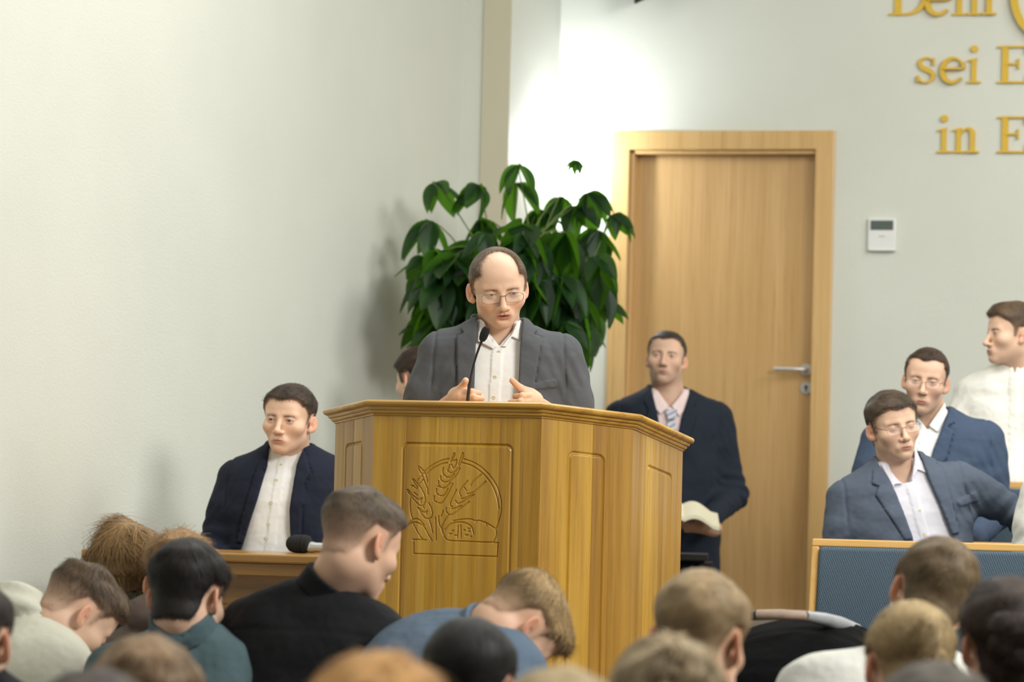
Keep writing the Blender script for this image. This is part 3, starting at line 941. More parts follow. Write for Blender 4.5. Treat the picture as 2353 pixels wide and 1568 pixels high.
struct('wall_left', MB().add([(wx(y) - k, y, z) for k in (0, .2) for y in (YB + .2, YF - .2) for z in (0, CZ)],
    [(0, 1, 3, 2), (4, 6, 7, 5), (0, 4, 5, 1), (2, 3, 7, 6), (0, 2, 6, 4), (1, 5, 7, 3)]), m_wall)
struct('wall_right', MB().box((RX + .1, (YB + YF) / 2, CZ / 2), (.2, YB - YF + .4, CZ)), m_wall)
struct('wall_rear', MB().box(((XL - 1.4 + RX) / 2, YF - .1, CZ / 2), (RX - XL + 1.4, .2, CZ)), m_wall)
wb = MB()
wb.box(((XL + xa) / 2, YB + .12, CZ / 2), (xa - XL, .24, CZ)); wb.box(((xb + RX) / 2, YB + .12, CZ / 2), (RX - xb, .24, CZ))
wb.box(((xa + xb) / 2, YB + .12, (zt + CZ) / 2), (xb - xa, .24, CZ - zt)); wb.box(((xa + xb) / 2, YB + .12, FZ / 2), (xb - xa, .24, FZ))
struct('wall_far', wb, m_wall)
# corner column: white side towards the lamp, front in two steps, shade painted beige on one
struct('trim_1', MB().box(((XL - .6 + XL) / 2, (YC + YB) / 2, CZ / 2), (.6, YB - YC, CZ)), m_wall)
m_shade_beige = plain('pilaster_shade_beige', lin(196, 190, 168), .8, vary=.02, sc=2)
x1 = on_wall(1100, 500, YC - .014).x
struct('trim_2', MB().box(((x1 + XL) / 2 + .001, YC - .007, CZ / 2), (XL - x1, .013, CZ)), m_shade_beige)
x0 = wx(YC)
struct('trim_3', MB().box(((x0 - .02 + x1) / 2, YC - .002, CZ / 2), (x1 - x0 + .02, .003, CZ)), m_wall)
# raised floors
struct('floor_2', MB().box(((XL - .5 + RX) / 2, (9.95 + YB) / 2, .165), (RX - XL + .5, YB - 9.95, .33)), m_floor)          # speaking platform
struct('floor_3', MB().box(((XL + RX) / 2, (14.75 + YB) / 2, (FZ + .33) / 2), (RX - XL, YB - 14.75, FZ - .33)), m_floor)
struct('floor_4', MB().box(((XL - .3 + RX) / 2, (13.62 + 14.75) / 2, .43), (RX - XL + .3, 14.75 - 13.62, .20)), m_floor)

# ------------------------------------------------------------------ door
YD = YB + .07
dr = MB(); dr.box(((xa + xb) / 2, YD + .02, FZ + (zt - FZ) / 2), (xb - xa, .04, zt - FZ - .004))
door = struct('door_1', dr, m_door)
def part(o, par):
    o.parent = par; o.matrix_parent_inverse = par.matrix_world.inverted(); return o
cs = .085
ca = MB()
ca.prism([(xa - cs, FZ), (xa, FZ), (xa, zt), (xb, zt), (xb, FZ), (xb + cs, FZ), (xb + cs, zt + cs), (xa - cs, zt + cs)], YB - .022, YB)
ca.box((xa - .006 + .012, (YB + YD) / 2 + .01, FZ + (zt - FZ) / 2), (.024, YD - YB + .02, zt - FZ))
ca.box((xb + .004, (YB + YD) / 2 + .01, FZ + (zt - FZ) / 2), (.012, YD - YB + .02, zt - FZ))
ca.box(((xa + xb) / 2, (YB + YD) / 2 + .01, zt - .006), (xb - xa, YD - YB + .02, .024))
part(ca.build('door_casing', m_case, bevel=.004), door)
hp = on_wall(1853, 850, YD)
hd = MB()
hd.lathe([(.0, 0), (.027, 0), (.027, .009), (.0, .009)], 24, Matrix.Translation((hp.x, YD, hp.z)) @ Matrix.Rotation(math.pi / 2, 4, 'X'))
hd.tube([(hp.x, YD - .005, hp.z), (hp.x, YD - .045, hp.z), (hp.x - .012, YD - .056, hp.z), (hp.x - .06, YD - .058, hp.z), (hp.x - .135, YD - .056, hp.z)], .0095, 14)
part(hd.build('door_handle', m_steel, smooth=True), door)
kp = on_wall(1853, 892, YD)
kd = MB(); kd.lathe([(.0, 0), (.027, 0), (.027, .008), (.0, .008)], 24, Matrix.Translation((kp.x, YD, kp.z)) @ Matrix.Rotation(math.pi / 2, 4, 'X'))
rose = part(kd.build('keyhole_rose', m_steel, smooth=True), door)
kh = MB(); kh.lathe([(.0, 0), (.0075, 0), (.0075, .0015), (.0, .0015)], 14, Matrix.Translation((kp.x, YD - .008, kp.z + .004)) @ Matrix.Rotation(math.pi / 2, 4, 'X'))
kh.box((kp.x, YD - .0088, kp.z - .008), (.006, .0015, .016))
o = kh.build('keyhole', m_black); o.parent = rose; o.matrix_parent_inverse = rose.matrix_world.inverted()

# ------------------------------------------------------------------ thermostat
tp = on_wall(2028, 540)
s_ = (on_wall(2060, 540) - on_wall(1996, 540)).x
th = thing('thermostat', 'small white wall thermostat with a grey screen, right of the door', 'thermostat', (tp.x, YB, tp.z))
MB().box((0, -.010, 0), (s_, .020, s_ * 1.16)).build('housing', m_white, th, bevel=.004)
MB().box((0, -.0205, s_ * .33), (s_ * .82, .003, s_ * .34)).build('screen', m_screen, th, bevel=.001)
MB().box((s_ * .02, -.021, -s_ * .545), (s_ * .9, .008, s_ * .07)).build('flap', m_white, th, bevel=.002)
MB().box((0, -.0205, -.008), (s_ * .22, .002, .006)).build('button', plain('grey_button', (.5, .5, .5), .5), th, bevel=.0005)

# ------------------------------------------------------------------ gold lettering (cut letters fixed to the far wall)
def seg_poly(pts, w):
    """outline of a stroke with a width at each point"""
    L, R = [], []
    n = len(pts)
    for i in range(n):
        a = np.array(pts[max(i - 1, 0)]); b = np.array(pts[min(i + 1, n - 1)])
        t = (b - a) / (np.linalg.norm(b - a) + 1e-9); nn = np.array((-t[1], t[0])); p = np.array(pts[i])
        L.append(p + nn * w[i] / 2); R.append(p - nn * w[i] / 2)
    return L, R
class Glyph:
    def __init__(s): s.mb = MB(); s.t0 = .020
    @property
    def t(s): s.t0 += .0011; return s.t0
    def stroke(s, pts, w):
        w = w if isinstance(w, (list, tuple)) else [w] * len(pts)
        L, R = seg_poly(pts, w)
        for i in range(len(pts) - 1):
            s.mb.prism([tuple(L[i]), tuple(L[i + 1]), tuple(R[i + 1]), tuple(R[i])], -s.t, 0)
        return s
    def rect(s, x0, z0, x1, z1): s.mb.prism([(x0, z0), (x1, z0), (x1, z1), (x0, z1)], -s.t, 0); return s
    def slab(s, xc, z, wd_, up=True, th=.045):
        """bracketed serif"""
        d = 1 if up else -1
        s.mb.prism([(xc - wd_ / 2, z), (xc + wd_ / 2, z), (xc + wd_ / 2, z + d * th), (xc - wd_ / 2, z + d * th)], -s.t, 0); return s
    def arc(s, cx, cz, rx, rz, a0, a1, wf, n=36):
        pts = []; ws = []
        for k in range(n + 1):
            a = math.radians(a0 + (a1 - a0) * k / n)
            pts.append((cx + rx * math.cos(a), cz + rz * math.sin(a))); ws.append(wf(math.degrees(a)))
        return s.stroke(pts, ws)
ST, TH = .135, .055          # thick and thin strokes, cap height 1
def bw(thick_at, th=TH, st=ST):
    return lambda a: th + (st - th) * (0.5 + 0.5 * math.cos(math.radians(a - thick_at) * 2)) ** 1.2
def g_E():
    g = Glyph(); g.rect(.12, 0, .29, 1)
    g.rect(0, 0, .40, TH).rect(0, 1 - TH, .40, 1).rect(.2, 0, .80, TH).rect(.2, 1 - TH, .78, 1).rect(.2, .49, .58, .49 + TH)
    g.mb.prism([(.74, 0), (.80, 0), (.84, .26), (.79, .26)], -g.t, 0); g.mb.prism([(.72, 1), (.78, 1), (.80, .78), (.755, .78)], -g.t, 0)
    g.mb.prism([(.54, .38), (.585, .38), (.585, .65), (.54, .65)], -g.t, 0)
    return g, .90
def g_D():
    g = Glyph(); g.rect(.13, 0, .30, 1).rect(0, 0, .45, TH).rect(0, 1 - TH, .45, 1)
    g.arc(.42, .5, .50, .5 - TH / 2, -90, 90, lambda a: TH + (ST - TH) * max(0, math.cos(math.radians(a))) ** 1.0)
    return g, 1.06
def g_e():
    g = Glyph()
    g.arc(.35, .34, .285, .325, 8, 322, lambda a: .05 + .085 * (0.5 + 0.5 * math.cos(math.radians(a - 185))) ** 1.3)
    g.rect(.10, .355, .62, .355 + .05)
    g.stroke([(.635, .38), (.63, .46), (.60, .55)], [.05, .08, .08])
    return g, .72
def g_n(k=1):
    g = Glyph(); x = .10
    g.rect(x, 0, x + .125, .66); g.slab(x + .07, 0, .34, True, TH)
    g.mb.prism([(x - .10, .62), (x + .14, .68), (x + .14, .60), (x - .10, .575)], -g.t, 0)
    for i in range(k):
        g.stroke([(x + .12, .50), (x + .18, .59), (x + .27, .645), (x + .36, .64), (x + .42, .58), (x + .44, .48)], [.05, .06, .07, .10, .13, .14])
        g.rect(x + .375, 0, x + .50, .50); g.slab(x + .44, 0, .34, True, TH)
        x += .37
    return g, x + .51 + .10 - .14 + .06
def g_i():
    g = Glyph(); x = .10
    g.rect(x, 0, x + .125, .66); g.slab(x + .07, 0, .36, True, TH)
    g.mb.prism([(x - .11, .62), (x + .14, .68), (x + .14, .60), (x - .11, .575)], -g.t, 0)
    g.mb.prism([(x + .07 + .095 * math.cos(a * math.pi / 10), .92 + .095 * math.sin(a * math.pi / 10)) for a in range(20)], -g.t, 0)
    return g, .36
def g_s():
    g = Glyph()
    pts = [(.47, .50), (.45, .585), (.36, .64), (.25, .645), (.15, .60), (.115, .51), (.16, .42), (.27, .36), (.40, .30), (.475, .21), (.455, .10), (.36, .03), (.25, .015), (.14, .055), (.085, .16)]
    g.stroke(pts, [.05, .05, .05, .055, .08, .105, .12, .125, .12, .105, .08, .055, .05, .05, .05])
    g.rect(.455, .45, .495, .64).rect(.06, .02, .10, .20)
    return g, .56
def g_arc():
    g = Glyph()
    g.arc(.62, .30, .60, .68, 40, 325, lambda a: .035 + .06 * (0.5 + 0.5 * math.cos(math.radians(a - 180))) ** 1.1, 60)
    return g, 1.2
def place_word(label, glyphs, x0px, basepx, xs):
    """letters of one word; XS gives the left edge of each letter and its cap height, in pixels"""
    p0 = on_wall(x0px, basepx)
    t = thing('gold_wall_word', label, 'wall lettering', (p0.x, YB, p0.z), 0, 'gold letters on the far wall')
    for (fn, xp, bp, hpx) in xs:
        g, adv = fn(); p = on_wall(xp, bp); hh = on_wall(xp, bp - hpx).z - p.z
        g.mb.v = [(p.x - p0.x + v[0] * hh, v[1] * .55, p.z - p0.z + v[2] * hh) for v in g.mb.v]
        g.mb.build('letter', m_gold, t)
place_word('gold wall word reading Dem, cut off by the top edge of the picture', None, 2044, 36, [(g_D, 2044, 36, 92), (g_e, 2126, 36, 92), (lambda: g_n(2), 2190, 36, 92)])
place_word('big curved gold initial at the top right corner, right of the word Dem', None, 2325, 70, [(g_arc, 2327, 36, 165)])
place_word('gold wall word reading sei above the word in', None, 2108, 192, [(g_s, 2103, 192, 90), (g_e, 2161, 192, 86), (g_i, 2224, 192, 86)])
place_word('gold capital E beginning a word right of sei', None, 2292, 192, [(g_E, 2292, 192, 86)])
place_word('gold wall word reading in, lowest line of the lettering', None, 2155, 352, [(g_i, 2155, 352, 86), (g_n, 2189, 352, 86)])
place_word('gold capital E beginning a word right of in, lowest line', None, 2292, 352, [(g_E, 2292, 352, 84)])

# ------------------------------------------------------------------ black fixture whose lower corner shows at the top of the picture
lp = on_wall(1502, 23)
ls = thing('loudspeaker', 'black loudspeaker on the far wall, only its bottom corner in the picture above the door', 'loudspeaker', (lp.x, YB, lp.z))
k = MB()
k.add([(-.02, -.28, -.012), (.20, -.28, .09), (.20, -.28, .55), (-.02, -.28, .55), (-.02, -.05, .05), (.20, -.05, .14), (.20, -.05, .55), (-.02, -.05, .55)],
      [(0, 1, 2, 3), (7, 6, 5, 4), (0, 4, 5, 1), (1, 5, 6, 2), (2, 6, 7, 3), (3, 7, 4, 0)])
k.build('cabinet', m_black, ls, bevel=.008)
MB().box((.09, -.025, .35), (.06, .05, .12)).build('bracket', m_steel, ls, bevel=.003)

# ------------------------------------------------------------------ lamp in the corner behind the plant
lm, _nt, _bs = newmat('lamp_glass')
_bs.inputs['Base Color'].default_value = (1, 1, 1, 1)
_bs.inputs['Emission Color'].default_value = (.88, .94, 1.0, 1); _bs.inputs['Emission Strength'].default_value = 14.0
lq = on_wall(1268, 392)
lamp = thing('wall_lamp', 'glowing white globe lamp on the wall in the corner behind the plant', 'lamp', (lq.x, YB, lq.z))
MB().lathe([(0, 0), (.06, 0), (.06, .018), (.0, .018)], 24, Matrix.Rotation(math.pi / 2, 4, 'X')).build('base_plate', m_white, lamp, True)
MB().tube([(0, -.01, 0), (0, -.10, 0), (0, -.13, .02)], .010, 10).build('arm', m_white, lamp, True)
bm_ = bmesh.new(); bmesh.ops.create_uvsphere(bm_, u_segments=24, v_segments=16, radius=.085)
me_ = bpy.data.meshes.new('globe'); bm_.to_mesh(me_); bm_.free()
for p_ in me_.polygons: p_.use_smooth = True
link('globe', me_, lm, lamp, (0, -.13, .09))
pl = bpy.data.lights.new('corner_lamp_light', 'POINT'); pl.energy = 80; pl.color = (.86, .93, 1.0); pl.shadow_soft_size = .10
plo = bpy.data.objects.new('corner_lamp_light', pl); plo.location = (lq.x, YB - .24, lq.z + .09); COL.objects.link(plo)

# ------------------------------------------------------------------ potted money tree
def tmat():
    m, nt, bs = newmat('plant_leaf')
    v = coords(nt); f = noise(nt, v, 6, 3)
    c = ramp(nt, f, [(0.3, lin(12, 30, 18)), (0.55, lin(20, 44, 24)), (0.8, lin(34, 68, 30))])
    nt.links.new(c, bs.inputs['Base Color']); bs.inputs['Roughness'].default_value = .42; bs.inputs['Specular IOR Level'].default_value = .35
    tr = N(nt, 'ShaderNodeBsdfTranslucent'); tr.inputs['Color'].default_value = (*lin(125, 195, 45), 1)
    mx = N(nt, 'ShaderNodeMixShader'); mx.inputs[0].default_value = .32
    nt.links.new(bs.outputs[0], mx.inputs[1]); nt.links.new(tr.outputs[0], mx.inputs[2])
    nt.links.new(mx.outputs[0], nt.nodes['Material Output'].inputs['Surface'])
    return m
m_leaf = tmat()
m_stem = plain('green_stem', lin(92, 110, 52), .5); m_bark = plain('bark', lin(120, 96, 68), .8, vary=.2, sc=20)
def leaflet(mb, L, wd_, M, curl, droop):
    n = 9; V = []; Fs = []
    for i in range(n + 1):
        u = i / n
        w = wd_ * (math.sin(math.pi * min(1, u ** .75)) ** .8) * (1 if u < .97 else .3)
        x = L * u; z = -droop * L * u * u
        for j in (-2, -1, 0, 1, 2):
            V.append((x, j / 2 * w, z + curl * abs(j / 2) ** 1.5 * w * 1.2 - (.004 if j == 0 else 0)))
    for i in range(n):
        for j in range(4):
            a = i * 5 + j; Fs.append((a, a + 1, a + 6, a + 5))
    mb.add(V, Fs, M)
def palm_mesh(seed, k, L):
    r = random.Random(seed); mb = MB()
    for i in range(k):
        a = (i - (k - 1) / 2) * math.radians(300 / k) + r.uniform(-.12, .12)
        l = L * (1.0 - .22 * abs(i - (k - 1) / 2) / (k / 2)) * r.uniform(.9, 1.1)
        M = Matrix.Rotation(a, 4, 'Z') @ Matrix.Rotation(r.uniform(.62, 1.12), 4, 'Y') @ Matrix.Rotation(r.uniform(-.35, .35), 4, 'X')
        leaflet(mb, l, l * r.uniform(.21, .26), M, r.uniform(.15, .5), r.uniform(.05, .35))
    me = bpy.data.meshes.new('leaf'); me.from_pydata(mb.v, [], mb.f)
    me.polygons.foreach_set('use_smooth', [True] * len(me.polygons)); me.materials.append(m_leaf); me.update()
    return me
PD = 15.7
pc = at(1195, 700, PD)
plant = thing('potted_money_tree', 'tall potted tree with drooping dark green leaves in the corner left of the door', 'plant', (pc.x, pc.y, FZ))
pot = MB().lathe([(.0, 0), (.15, 0), (.19, .34), (.205, .36), (.205, .38), (.185, .38), (.17, .32), (.0, .32)], 32).build('pot', plain('pot_glaze', lin(150, 140, 125), .35), plant, True)
trk = MB()
tips = []
rp = random.Random(7)
for k in range(4):
    a = k * 1.6 + .4
    top = Vector((.16 * math.cos(a) + rp.uniform(-.05, .05), .12 * math.sin(a), 1.05 + .18 * k))
    trk.tube([(.03 * math.cos(a), .03 * math.sin(a), .30), (.05 * math.cos(a + 1), .05 * math.sin(a + 1), .55), (.05 * math.cos(a + 2.2), .05 * math.sin(a + 2.2), .8), tuple(top * .9 + Vector((0, 0, .08))), tuple(top)], [.028, .024, .02, .014, .009], 10)
    tips.append(top)
trk.build('trunk', m_bark, plant, True)
LM = [palm_mesh(s, k, .20) for s, k in ((1, 5), (2, 6), (3, 5), (4, 7), (5, 4))]
leaves = [(995, 418, .1, 1.0), (1102, 425, .1, 1.05), (993, 508, 0, 1.25), (1100, 505, .15, 1.0), (1190, 378, .1, .95), (1326, 368, .05, .45), (1352, 442, .2, 1.0), (1290, 452, .3, 1.1),
          (1412, 490, .1, .78), (1185, 420, .2, 1.1), (1200, 515, -.2, 1.45), (1300, 535, -.1, 1.5), (1375, 530, .1, 1.2), (1235, 480, .3, 1.0), (1330, 470, .25, 1.1), (968, 590, 0, .9)]
for k in range(92):
    u = rp.random(); px = 975 + 415 * u; lo_ = 560 if px < 1060 else 520
    py = lo_ + (745 - lo_ - (60 if px > 1370 else 0)) * rp.random() ** .9
    leaves.append((px, py, rp.uniform(-.38, .30), rp.uniform(.95, 1.4)))
leaves += [(1350, 745, -.1, .9), (1330, 720, 0, 1.1), (1385, 690, .1, .8), (985, 690, -.1, 1.2), (1000, 640, .1, 1.2)]
for i, (px, py, dd, s) in enumerate(leaves):
    p = at(px, py, PD + dd)
    if p.x < -4.80: p.x = -4.80 + rp.uniform(0, .02)
    lf = link('leaf', LM[i % 5], (), plant)
    lf.location = p - Vector((pc.x, pc.y, FZ))
    lf.rotation_euler = (rp.uniform(-.35, .35), rp.uniform(-.35, .35), rp.uniform(0, 6.28))
    lf.scale = (s * .85,) * 3
    t0 = tips[i % 4]; q0 = t0 * .93; q1 = lf.location
    mid = (q0 + q1) / 2 + Vector((0, 0, .10))
    if i < 40:
        MB().tube([tuple(q0 * (1 - u) ** 2 + mid * 2 * u * (1 - u) + q1 * u * u) for u in (0, .17, .34, .5, .67, .84, 1)], [.0035] * 4 + [.003, .0025, .002], 6).build('leaf_stalk', m_stem, plant, True)

# ------------------------------------------------------------------ pulpit
PY = YAW - math.radians(20.0) + math.radians(0)
FLp = at(860, 953, 11.05); FRp = at(1245, 957, 10.875)
fdir = Vector((FRp.x - FLp.x, FRp.y - FLp.y, 0)); FWD = fdir.length; pa = math.atan2(fdir.y, fdir.x)
mid_ = (FLp + FRp) / 2
pul = thing('pulpit', 'carved golden oak pulpit with wheat and bread emblem in front of the speaker', 'pulpit', (mid_.x, mid_.y, .33), pa)
bk = Vector((-math.sin(pa), math.cos(pa)))
HT = (FLp.z + FRp.z) / 2 - .33          # height of the panels' top edge at the front
TL = math.tan(math.radians(6.5))
hw = FWD / 2; dg = .29 * math.sqrt(.5)
plan = [(-hw - dg, dg + .48), (-hw - dg, dg), (-hw, 0), (hw, 0), (hw + dg, dg), (hw + dg, dg + .48)]
def ztop(y): return HT - TL * y
rt = random.Random(11)
# carving: strokes drawn on the emblem in metres (u along the face, s below the cap)
C5 = 5.225
def em(px, py):
    X = 920 + px / C5; Y = 1000 + py / C5
    u = (X - 860 + (Y - 953) * .024) / (1245 - 860) * FWD
    s = (Y - 953 - .0135 * (X - 860) - max(0, Y - 1020) * .00004 * (X - 900)) / 803.0
    return (u, s)
STROKES = [
 [(125, 760), (122, 850), (132, 950), (150, 1015)],
 [(205, 560), (300, 440), (400, 362), (500, 312), (590, 290)], [(770, 293), (880, 330), (980, 392), (1080, 490), (1160, 612), (1203, 740), (1218, 850), (1203, 970), (1150, 1130)],
 [(230, 595), (272, 543)], [(315, 477), (400, 405), (500, 355), (570, 338)], [(740, 335), (850, 367), (950, 428), (1040, 512), (1120, 632), (1165, 760), (1187, 890)],
 [(600, 335), (638, 238), (655, 225), (657, 245), (610, 335)], [(700, 365), (745, 230), (764, 233), (755, 272), (725, 350), (690, 410), (645, 453), (600, 462)],
 [(600, 360), (582, 405), (568, 430), (588, 446)], [(635, 322), (682, 300)], [(622, 360), (640, 402), (675, 355), (682, 312)],
 [(520, 400), (514, 440), (522, 478), (545, 496)], [(555, 510), (600, 516), (650, 472)], [(525, 576), (600, 555), (680, 480), (720, 405)],
 [(490, 500), (490, 540), (520, 566)], [(445, 622), (490, 636)], [(505, 646), (550, 634), (605, 575)], [(465, 560), (463, 600), (490, 630)],
 [(440, 650), (438, 700), (465, 727)], [(480, 737), (530, 728), (577, 650)], [(413, 740), (410, 790), (445, 816)], [(465, 828), (510, 815), (570, 720), (635, 588)],
 [(428, 1000), (436, 1270)], [(465, 980), (470, 1068), (490, 1116)], [(495, 985), (520, 915)],
 [(978, 474), (880, 560), (848, 614)], [(1030, 560), (880, 692), (803, 712)], [(812, 553), (740, 640), (714, 690), (736, 742)], [(778, 640), (800, 672)],
 [(733, 773), (790, 760), (852, 724)], [(890, 720), (770, 800), (690, 836)], [(680, 662), (620, 780), (606, 850), (630, 866)], [(668, 795), (690, 822)],
 [(618, 897), (680, 880), (738, 854)], [(832, 804), (700, 910), (630, 960), (580, 967)], [(558, 880), (555, 922), (577, 946)], [(585, 960), (522, 1060), (500, 1120), (512, 1182)],
 [(220, 388), (240, 396), (290, 450), (322, 525), (328, 572)], [(224, 412), (262, 482), (300, 580), (335, 657)], [(148, 543), (168, 546), (250, 640), (292, 722), (305, 800), (290, 832)],
 [(158, 560), (200, 622)], [(132, 622), (158, 618), (200, 652), (208, 620)], [(83, 668), (106, 676), (160, 740), (240, 790), (266, 765)], [(93, 690), (180, 800), (250, 860), (292, 840)],
 [(168, 700), (210, 732)], [(244, 768), (252, 822)], [(214, 884), (280, 982), (330, 1016), (380, 990), (391, 940)], [(230, 885), (270, 930), (312, 936), (330, 918)],
 [(275, 860), (290, 884)], [(315, 940), (322, 962)], [(345, 826), (376, 880), (390, 952)], [(345, 1010), (378, 1108), (392, 1180)], [(332, 650), (336, 720)],
 [(90, 1102), (120, 1050), (182, 1016), (240, 1032), (292, 1092)], [(94, 1096), (150, 1060), (222, 1066), (290, 1112), (340, 1200), (386, 1277)], [(163, 1080), (215, 1180), (270, 1258), (316, 1272)],
 [(540, 1148), (600, 1082), (700, 1052), (800, 1067), (862, 1112), (886, 1195)], [(505, 1122), (522, 1190), (552, 1250), (602, 1275), (800, 1284), (1085, 1293), (1130, 1266), (1156, 1200), (1150, 1130)],
 [(1150, 1130), (1060, 1072), (1010, 1050), (950, 1032), (905, 1036), (850, 1016), (740, 1020), (640, 1040)], [(905, 1034), (916, 1058)], [(1030, 1070), (1042, 1094)],
 [(700, 1098), (690, 1245)], [(732, 1090), (735, 1245)], [(625, 1160), (645, 1152)], [(592, 1200), (622, 1188)], [(655, 1214), (682, 1212)], [(765, 1150), (782, 1146)], [(815, 1130), (838, 1126)],
 [(820, 1165), (842, 1160)], [(785, 1208), (818, 1206)], [(845, 1226), (860, 1222)],
 [(155, 1265), (318, 1269)], [(166, 1266), (168, 1435)], [(164, 1434), (1162, 1464)], [(1163, 1464), (1176, 1300)], [(1120, 1295), (1182, 1300)],
]
SEG = []
for st_ in STROKES:
    pts = [np.array(em(*p)) for p in st_]
    # smooth with Catmull-Rom
    if len(pts) > 2:
        q_ = [2 * pts[0] - pts[1]] + pts + [2 * pts[-1] - pts[-2]]; sm = []
        for i in range(1, len(q_) - 2):
            for k in range(5):
                t = k / 5; p0, p1_, p2_, p3 = q_[i - 1:i + 3]
                sm.append(.5 * (2 * p1_ + (p2_ - p0) * t + (2 * p0 - 5 * p1_ + 4 * p2_ - p3) * t * t + (3 * p1_ - p0 - 3 * p2_ + p3) * t ** 3))
        pts = sm + [pts[-1]]
    SEG += list(zip(pts[:-1], pts[1:]))
EU0, ES0 = em(60, 200); EU1, ES1 = em(1250, 1490)
def groove_depth(D, w, dp): return dp * np.clip(1 - D / w, 0, 1) ** .7
def panel_dist(u, s, pl):
    u0, u1, s0, r = pl
    return np.abs(poly2(u, s, panel_outline(u0, u1, s0, r)))
def panel_outline(u0, u1, s0, r):
    P = [(u0, 3.0), (u0, s0 + r)]
    for k in range(1, 9):
        a = k / 9 * math.pi / 2; P.append((u0 + r - r * math.cos(a), s0 + r - r * math.sin(a)))
    P += [(u0 + r, s0), (u1 - r, s0)]
    for k in range(1, 9):
        a = k / 9 * math.pi / 2; P.append((u1 - r + r * math.sin(a), s0 + r - r * math.cos(a)))
    P += [(u1, s0 + r), (u1, 3.0)]
    return P
def axis(lo, hi, coarse, dense):
    """grid lines: coarse everywhere, fine inside the dense intervals"""
    xs = set(np.round(np.linspace(lo, hi, max(2, int((hi - lo) / coarse) + 2)), 6))
    for a, b, st in dense:
        a = max(a, lo); b = min(b, hi)
        if b > a: xs |= set(np.round(np.linspace(a, b, max(2, int(round((b - a) / st)) + 1)), 6))
    xs = sorted(xs); out = [xs[0]]
    for x in xs[1:-1]:
        if x - out[-1] > 2e-4 and hi - x > 2e-4: out.append(x)
    return np.array(out + [hi])
def face_piece(name, A, B, u0, u1, s0, s1, us, ss, pl, carve, tones, edges):
    """relief patch of the face from plan point A to B; u along it, s below the cap"""
    U, S = np.meshgrid(us, ss, indexing='ij'); u = U.ravel(); s = S.ravel()
    dpt = groove_depth(panel_dist(u, s, pl), .0055, .0050)
    for e in edges: dpt = np.maximum(dpt, .0006 * np.clip(1 - np.abs(u - e) / .0012, 0, 1))
    if carve:
        D = np.full(u.shape, 9.0)
        P2 = np.stack([u, s], 1)
        for a, b in SEG:
            lo = np.minimum(a, b) - .006; hi = np.maximum(a, b) + .006
            m = ((P2 >= lo) & (P2 <= hi)).all(1)
            if not m.any(): continue
            q = P2[m]; ab = b - a; t = np.clip(((q - a) @ ab) / max(ab @ ab, 1e-12), 0, 1)
            D[m] = np.minimum(D[m], np.sqrt(((q - a - t[:, None] * ab) ** 2).sum(1)))
        dpt = np.maximum(dpt, groove_depth(D, .0024, .0042))
    A = np.array(A); B = np.array(B); L = np.linalg.norm(B - A); t = (B - A) / L; nin = np.array((-t[1], t[0]))
    x = A[0] + t[0] * u + nin[0] * dpt; y = A[1] + t[1] * u + nin[1] * dpt
    zc = ztop(A[1] + t[1] * u)
    smax_ = zc
    z = np.where(s < .62, zc - s, (zc - .62) * (1 - (s - .62) / (1.40 - .62)))
    nu, ns = len(us), len(ss)
    i, j = np.meshgrid(np.arange(nu - 1), np.arange(ns - 1), indexing='ij')
    q = np.stack([i * ns + j, i * ns + j + 1, (i + 1) * ns + j + 1, (i + 1) * ns + j], -1).reshape(-1, 4)
    tone = np.zeros(len(u))
    ed = np.array([e for e in edges]); k = np.clip(np.searchsorted(ed, u + 1e-7, 'right'), 0, len(tones) - 1)
    tone = np.array(tones)[k]
    me = mesh_np(name, np.stack([x, y, z], 1), q, True, None, {'tone': tone})
    return link(name, me, m_pulpit, pul)
PANELS = {1: (.085, .205, .075, .014), 2: (.0925, .424, .084, .016), 3: (.090, .198, .091, .016), 4: (.15, .375, .090, .012), 0: (.1, .35, .09, .012)}
for fi in range(5):
    A, B = plan[fi], plan[fi + 1]; L = math.hypot(B[0] - A[0], B[1] - A[1])
    pl_ = PANELS[fi]
    edges = []; x = rt.uniform(.045, .07)
    while x < L - .03: edges.append(x); x += rt.uniform(.042, .075)
    tones = [rt.random() for _ in range(len(edges) + 1)]
    dense_u = [(pl_[0] - .008, pl_[0] + .02, .0012), (pl_[1] - .02, pl_[1] + .008, .0012)] + [(e - .0015, e + .0015, .0008) for e in edges]
    dense_s = [(pl_[2] - .008, pl_[2] + .022, .0012)]
    bounds = [0] + edges + [L]
    has = fi == 2
    for k in range(len(bounds) - 1):
        a, b = bounds[k], bounds[k + 1]
        us = axis(a, b, .02, dense_u)
        if has and b > EU0 and a < EU1:
            aa, bb = max(a, EU0), min(b, EU1)
            # stave above and below the emblem
            us2 = axis(a, b, .02, dense_u + [(EU0 - .001, EU0 + .001, .001), (EU1 - .001, EU1 + .001, .001)])
            face_piece('stave', A, B, a, b, 0, ES0, us2, axis(0, ES0, .05, dense_s), pl_, False, tones, edges)
            face_piece('stave', A, B, a, b, ES1, 1.4, us2, axis(ES1, 1.4, .1, []), pl_, False, tones, edges)
            if aa > a: face_piece('stave', A, B, a, aa, ES0, ES1, axis(a, aa, .02, dense_u), axis(ES0, ES1, .1, dense_s), pl_, False, tones, edges)
            if bb < b: face_piece('stave', A, B, bb, b, ES0, ES1, axis(bb, b, .02, dense_u), axis(ES0, ES1, .1, dense_s), pl_, False, tones, edges)
        else:
            face_piece('stave', A, B, a, b, 0, 1.4, us, axis(0, 1.4, .1, dense_s), pl_, False, tones, edges)
    if has:
        o = face_piece('carved_emblem', A, B, EU0, EU1, ES0, ES1, axis(EU0, EU1, .00085, []), axis(ES0, ES1, .00085, dense_s), pl_, True, tones, edges)
        o['label'] = 'carved round emblem with wheat ears, a bread loaf and a bar below'
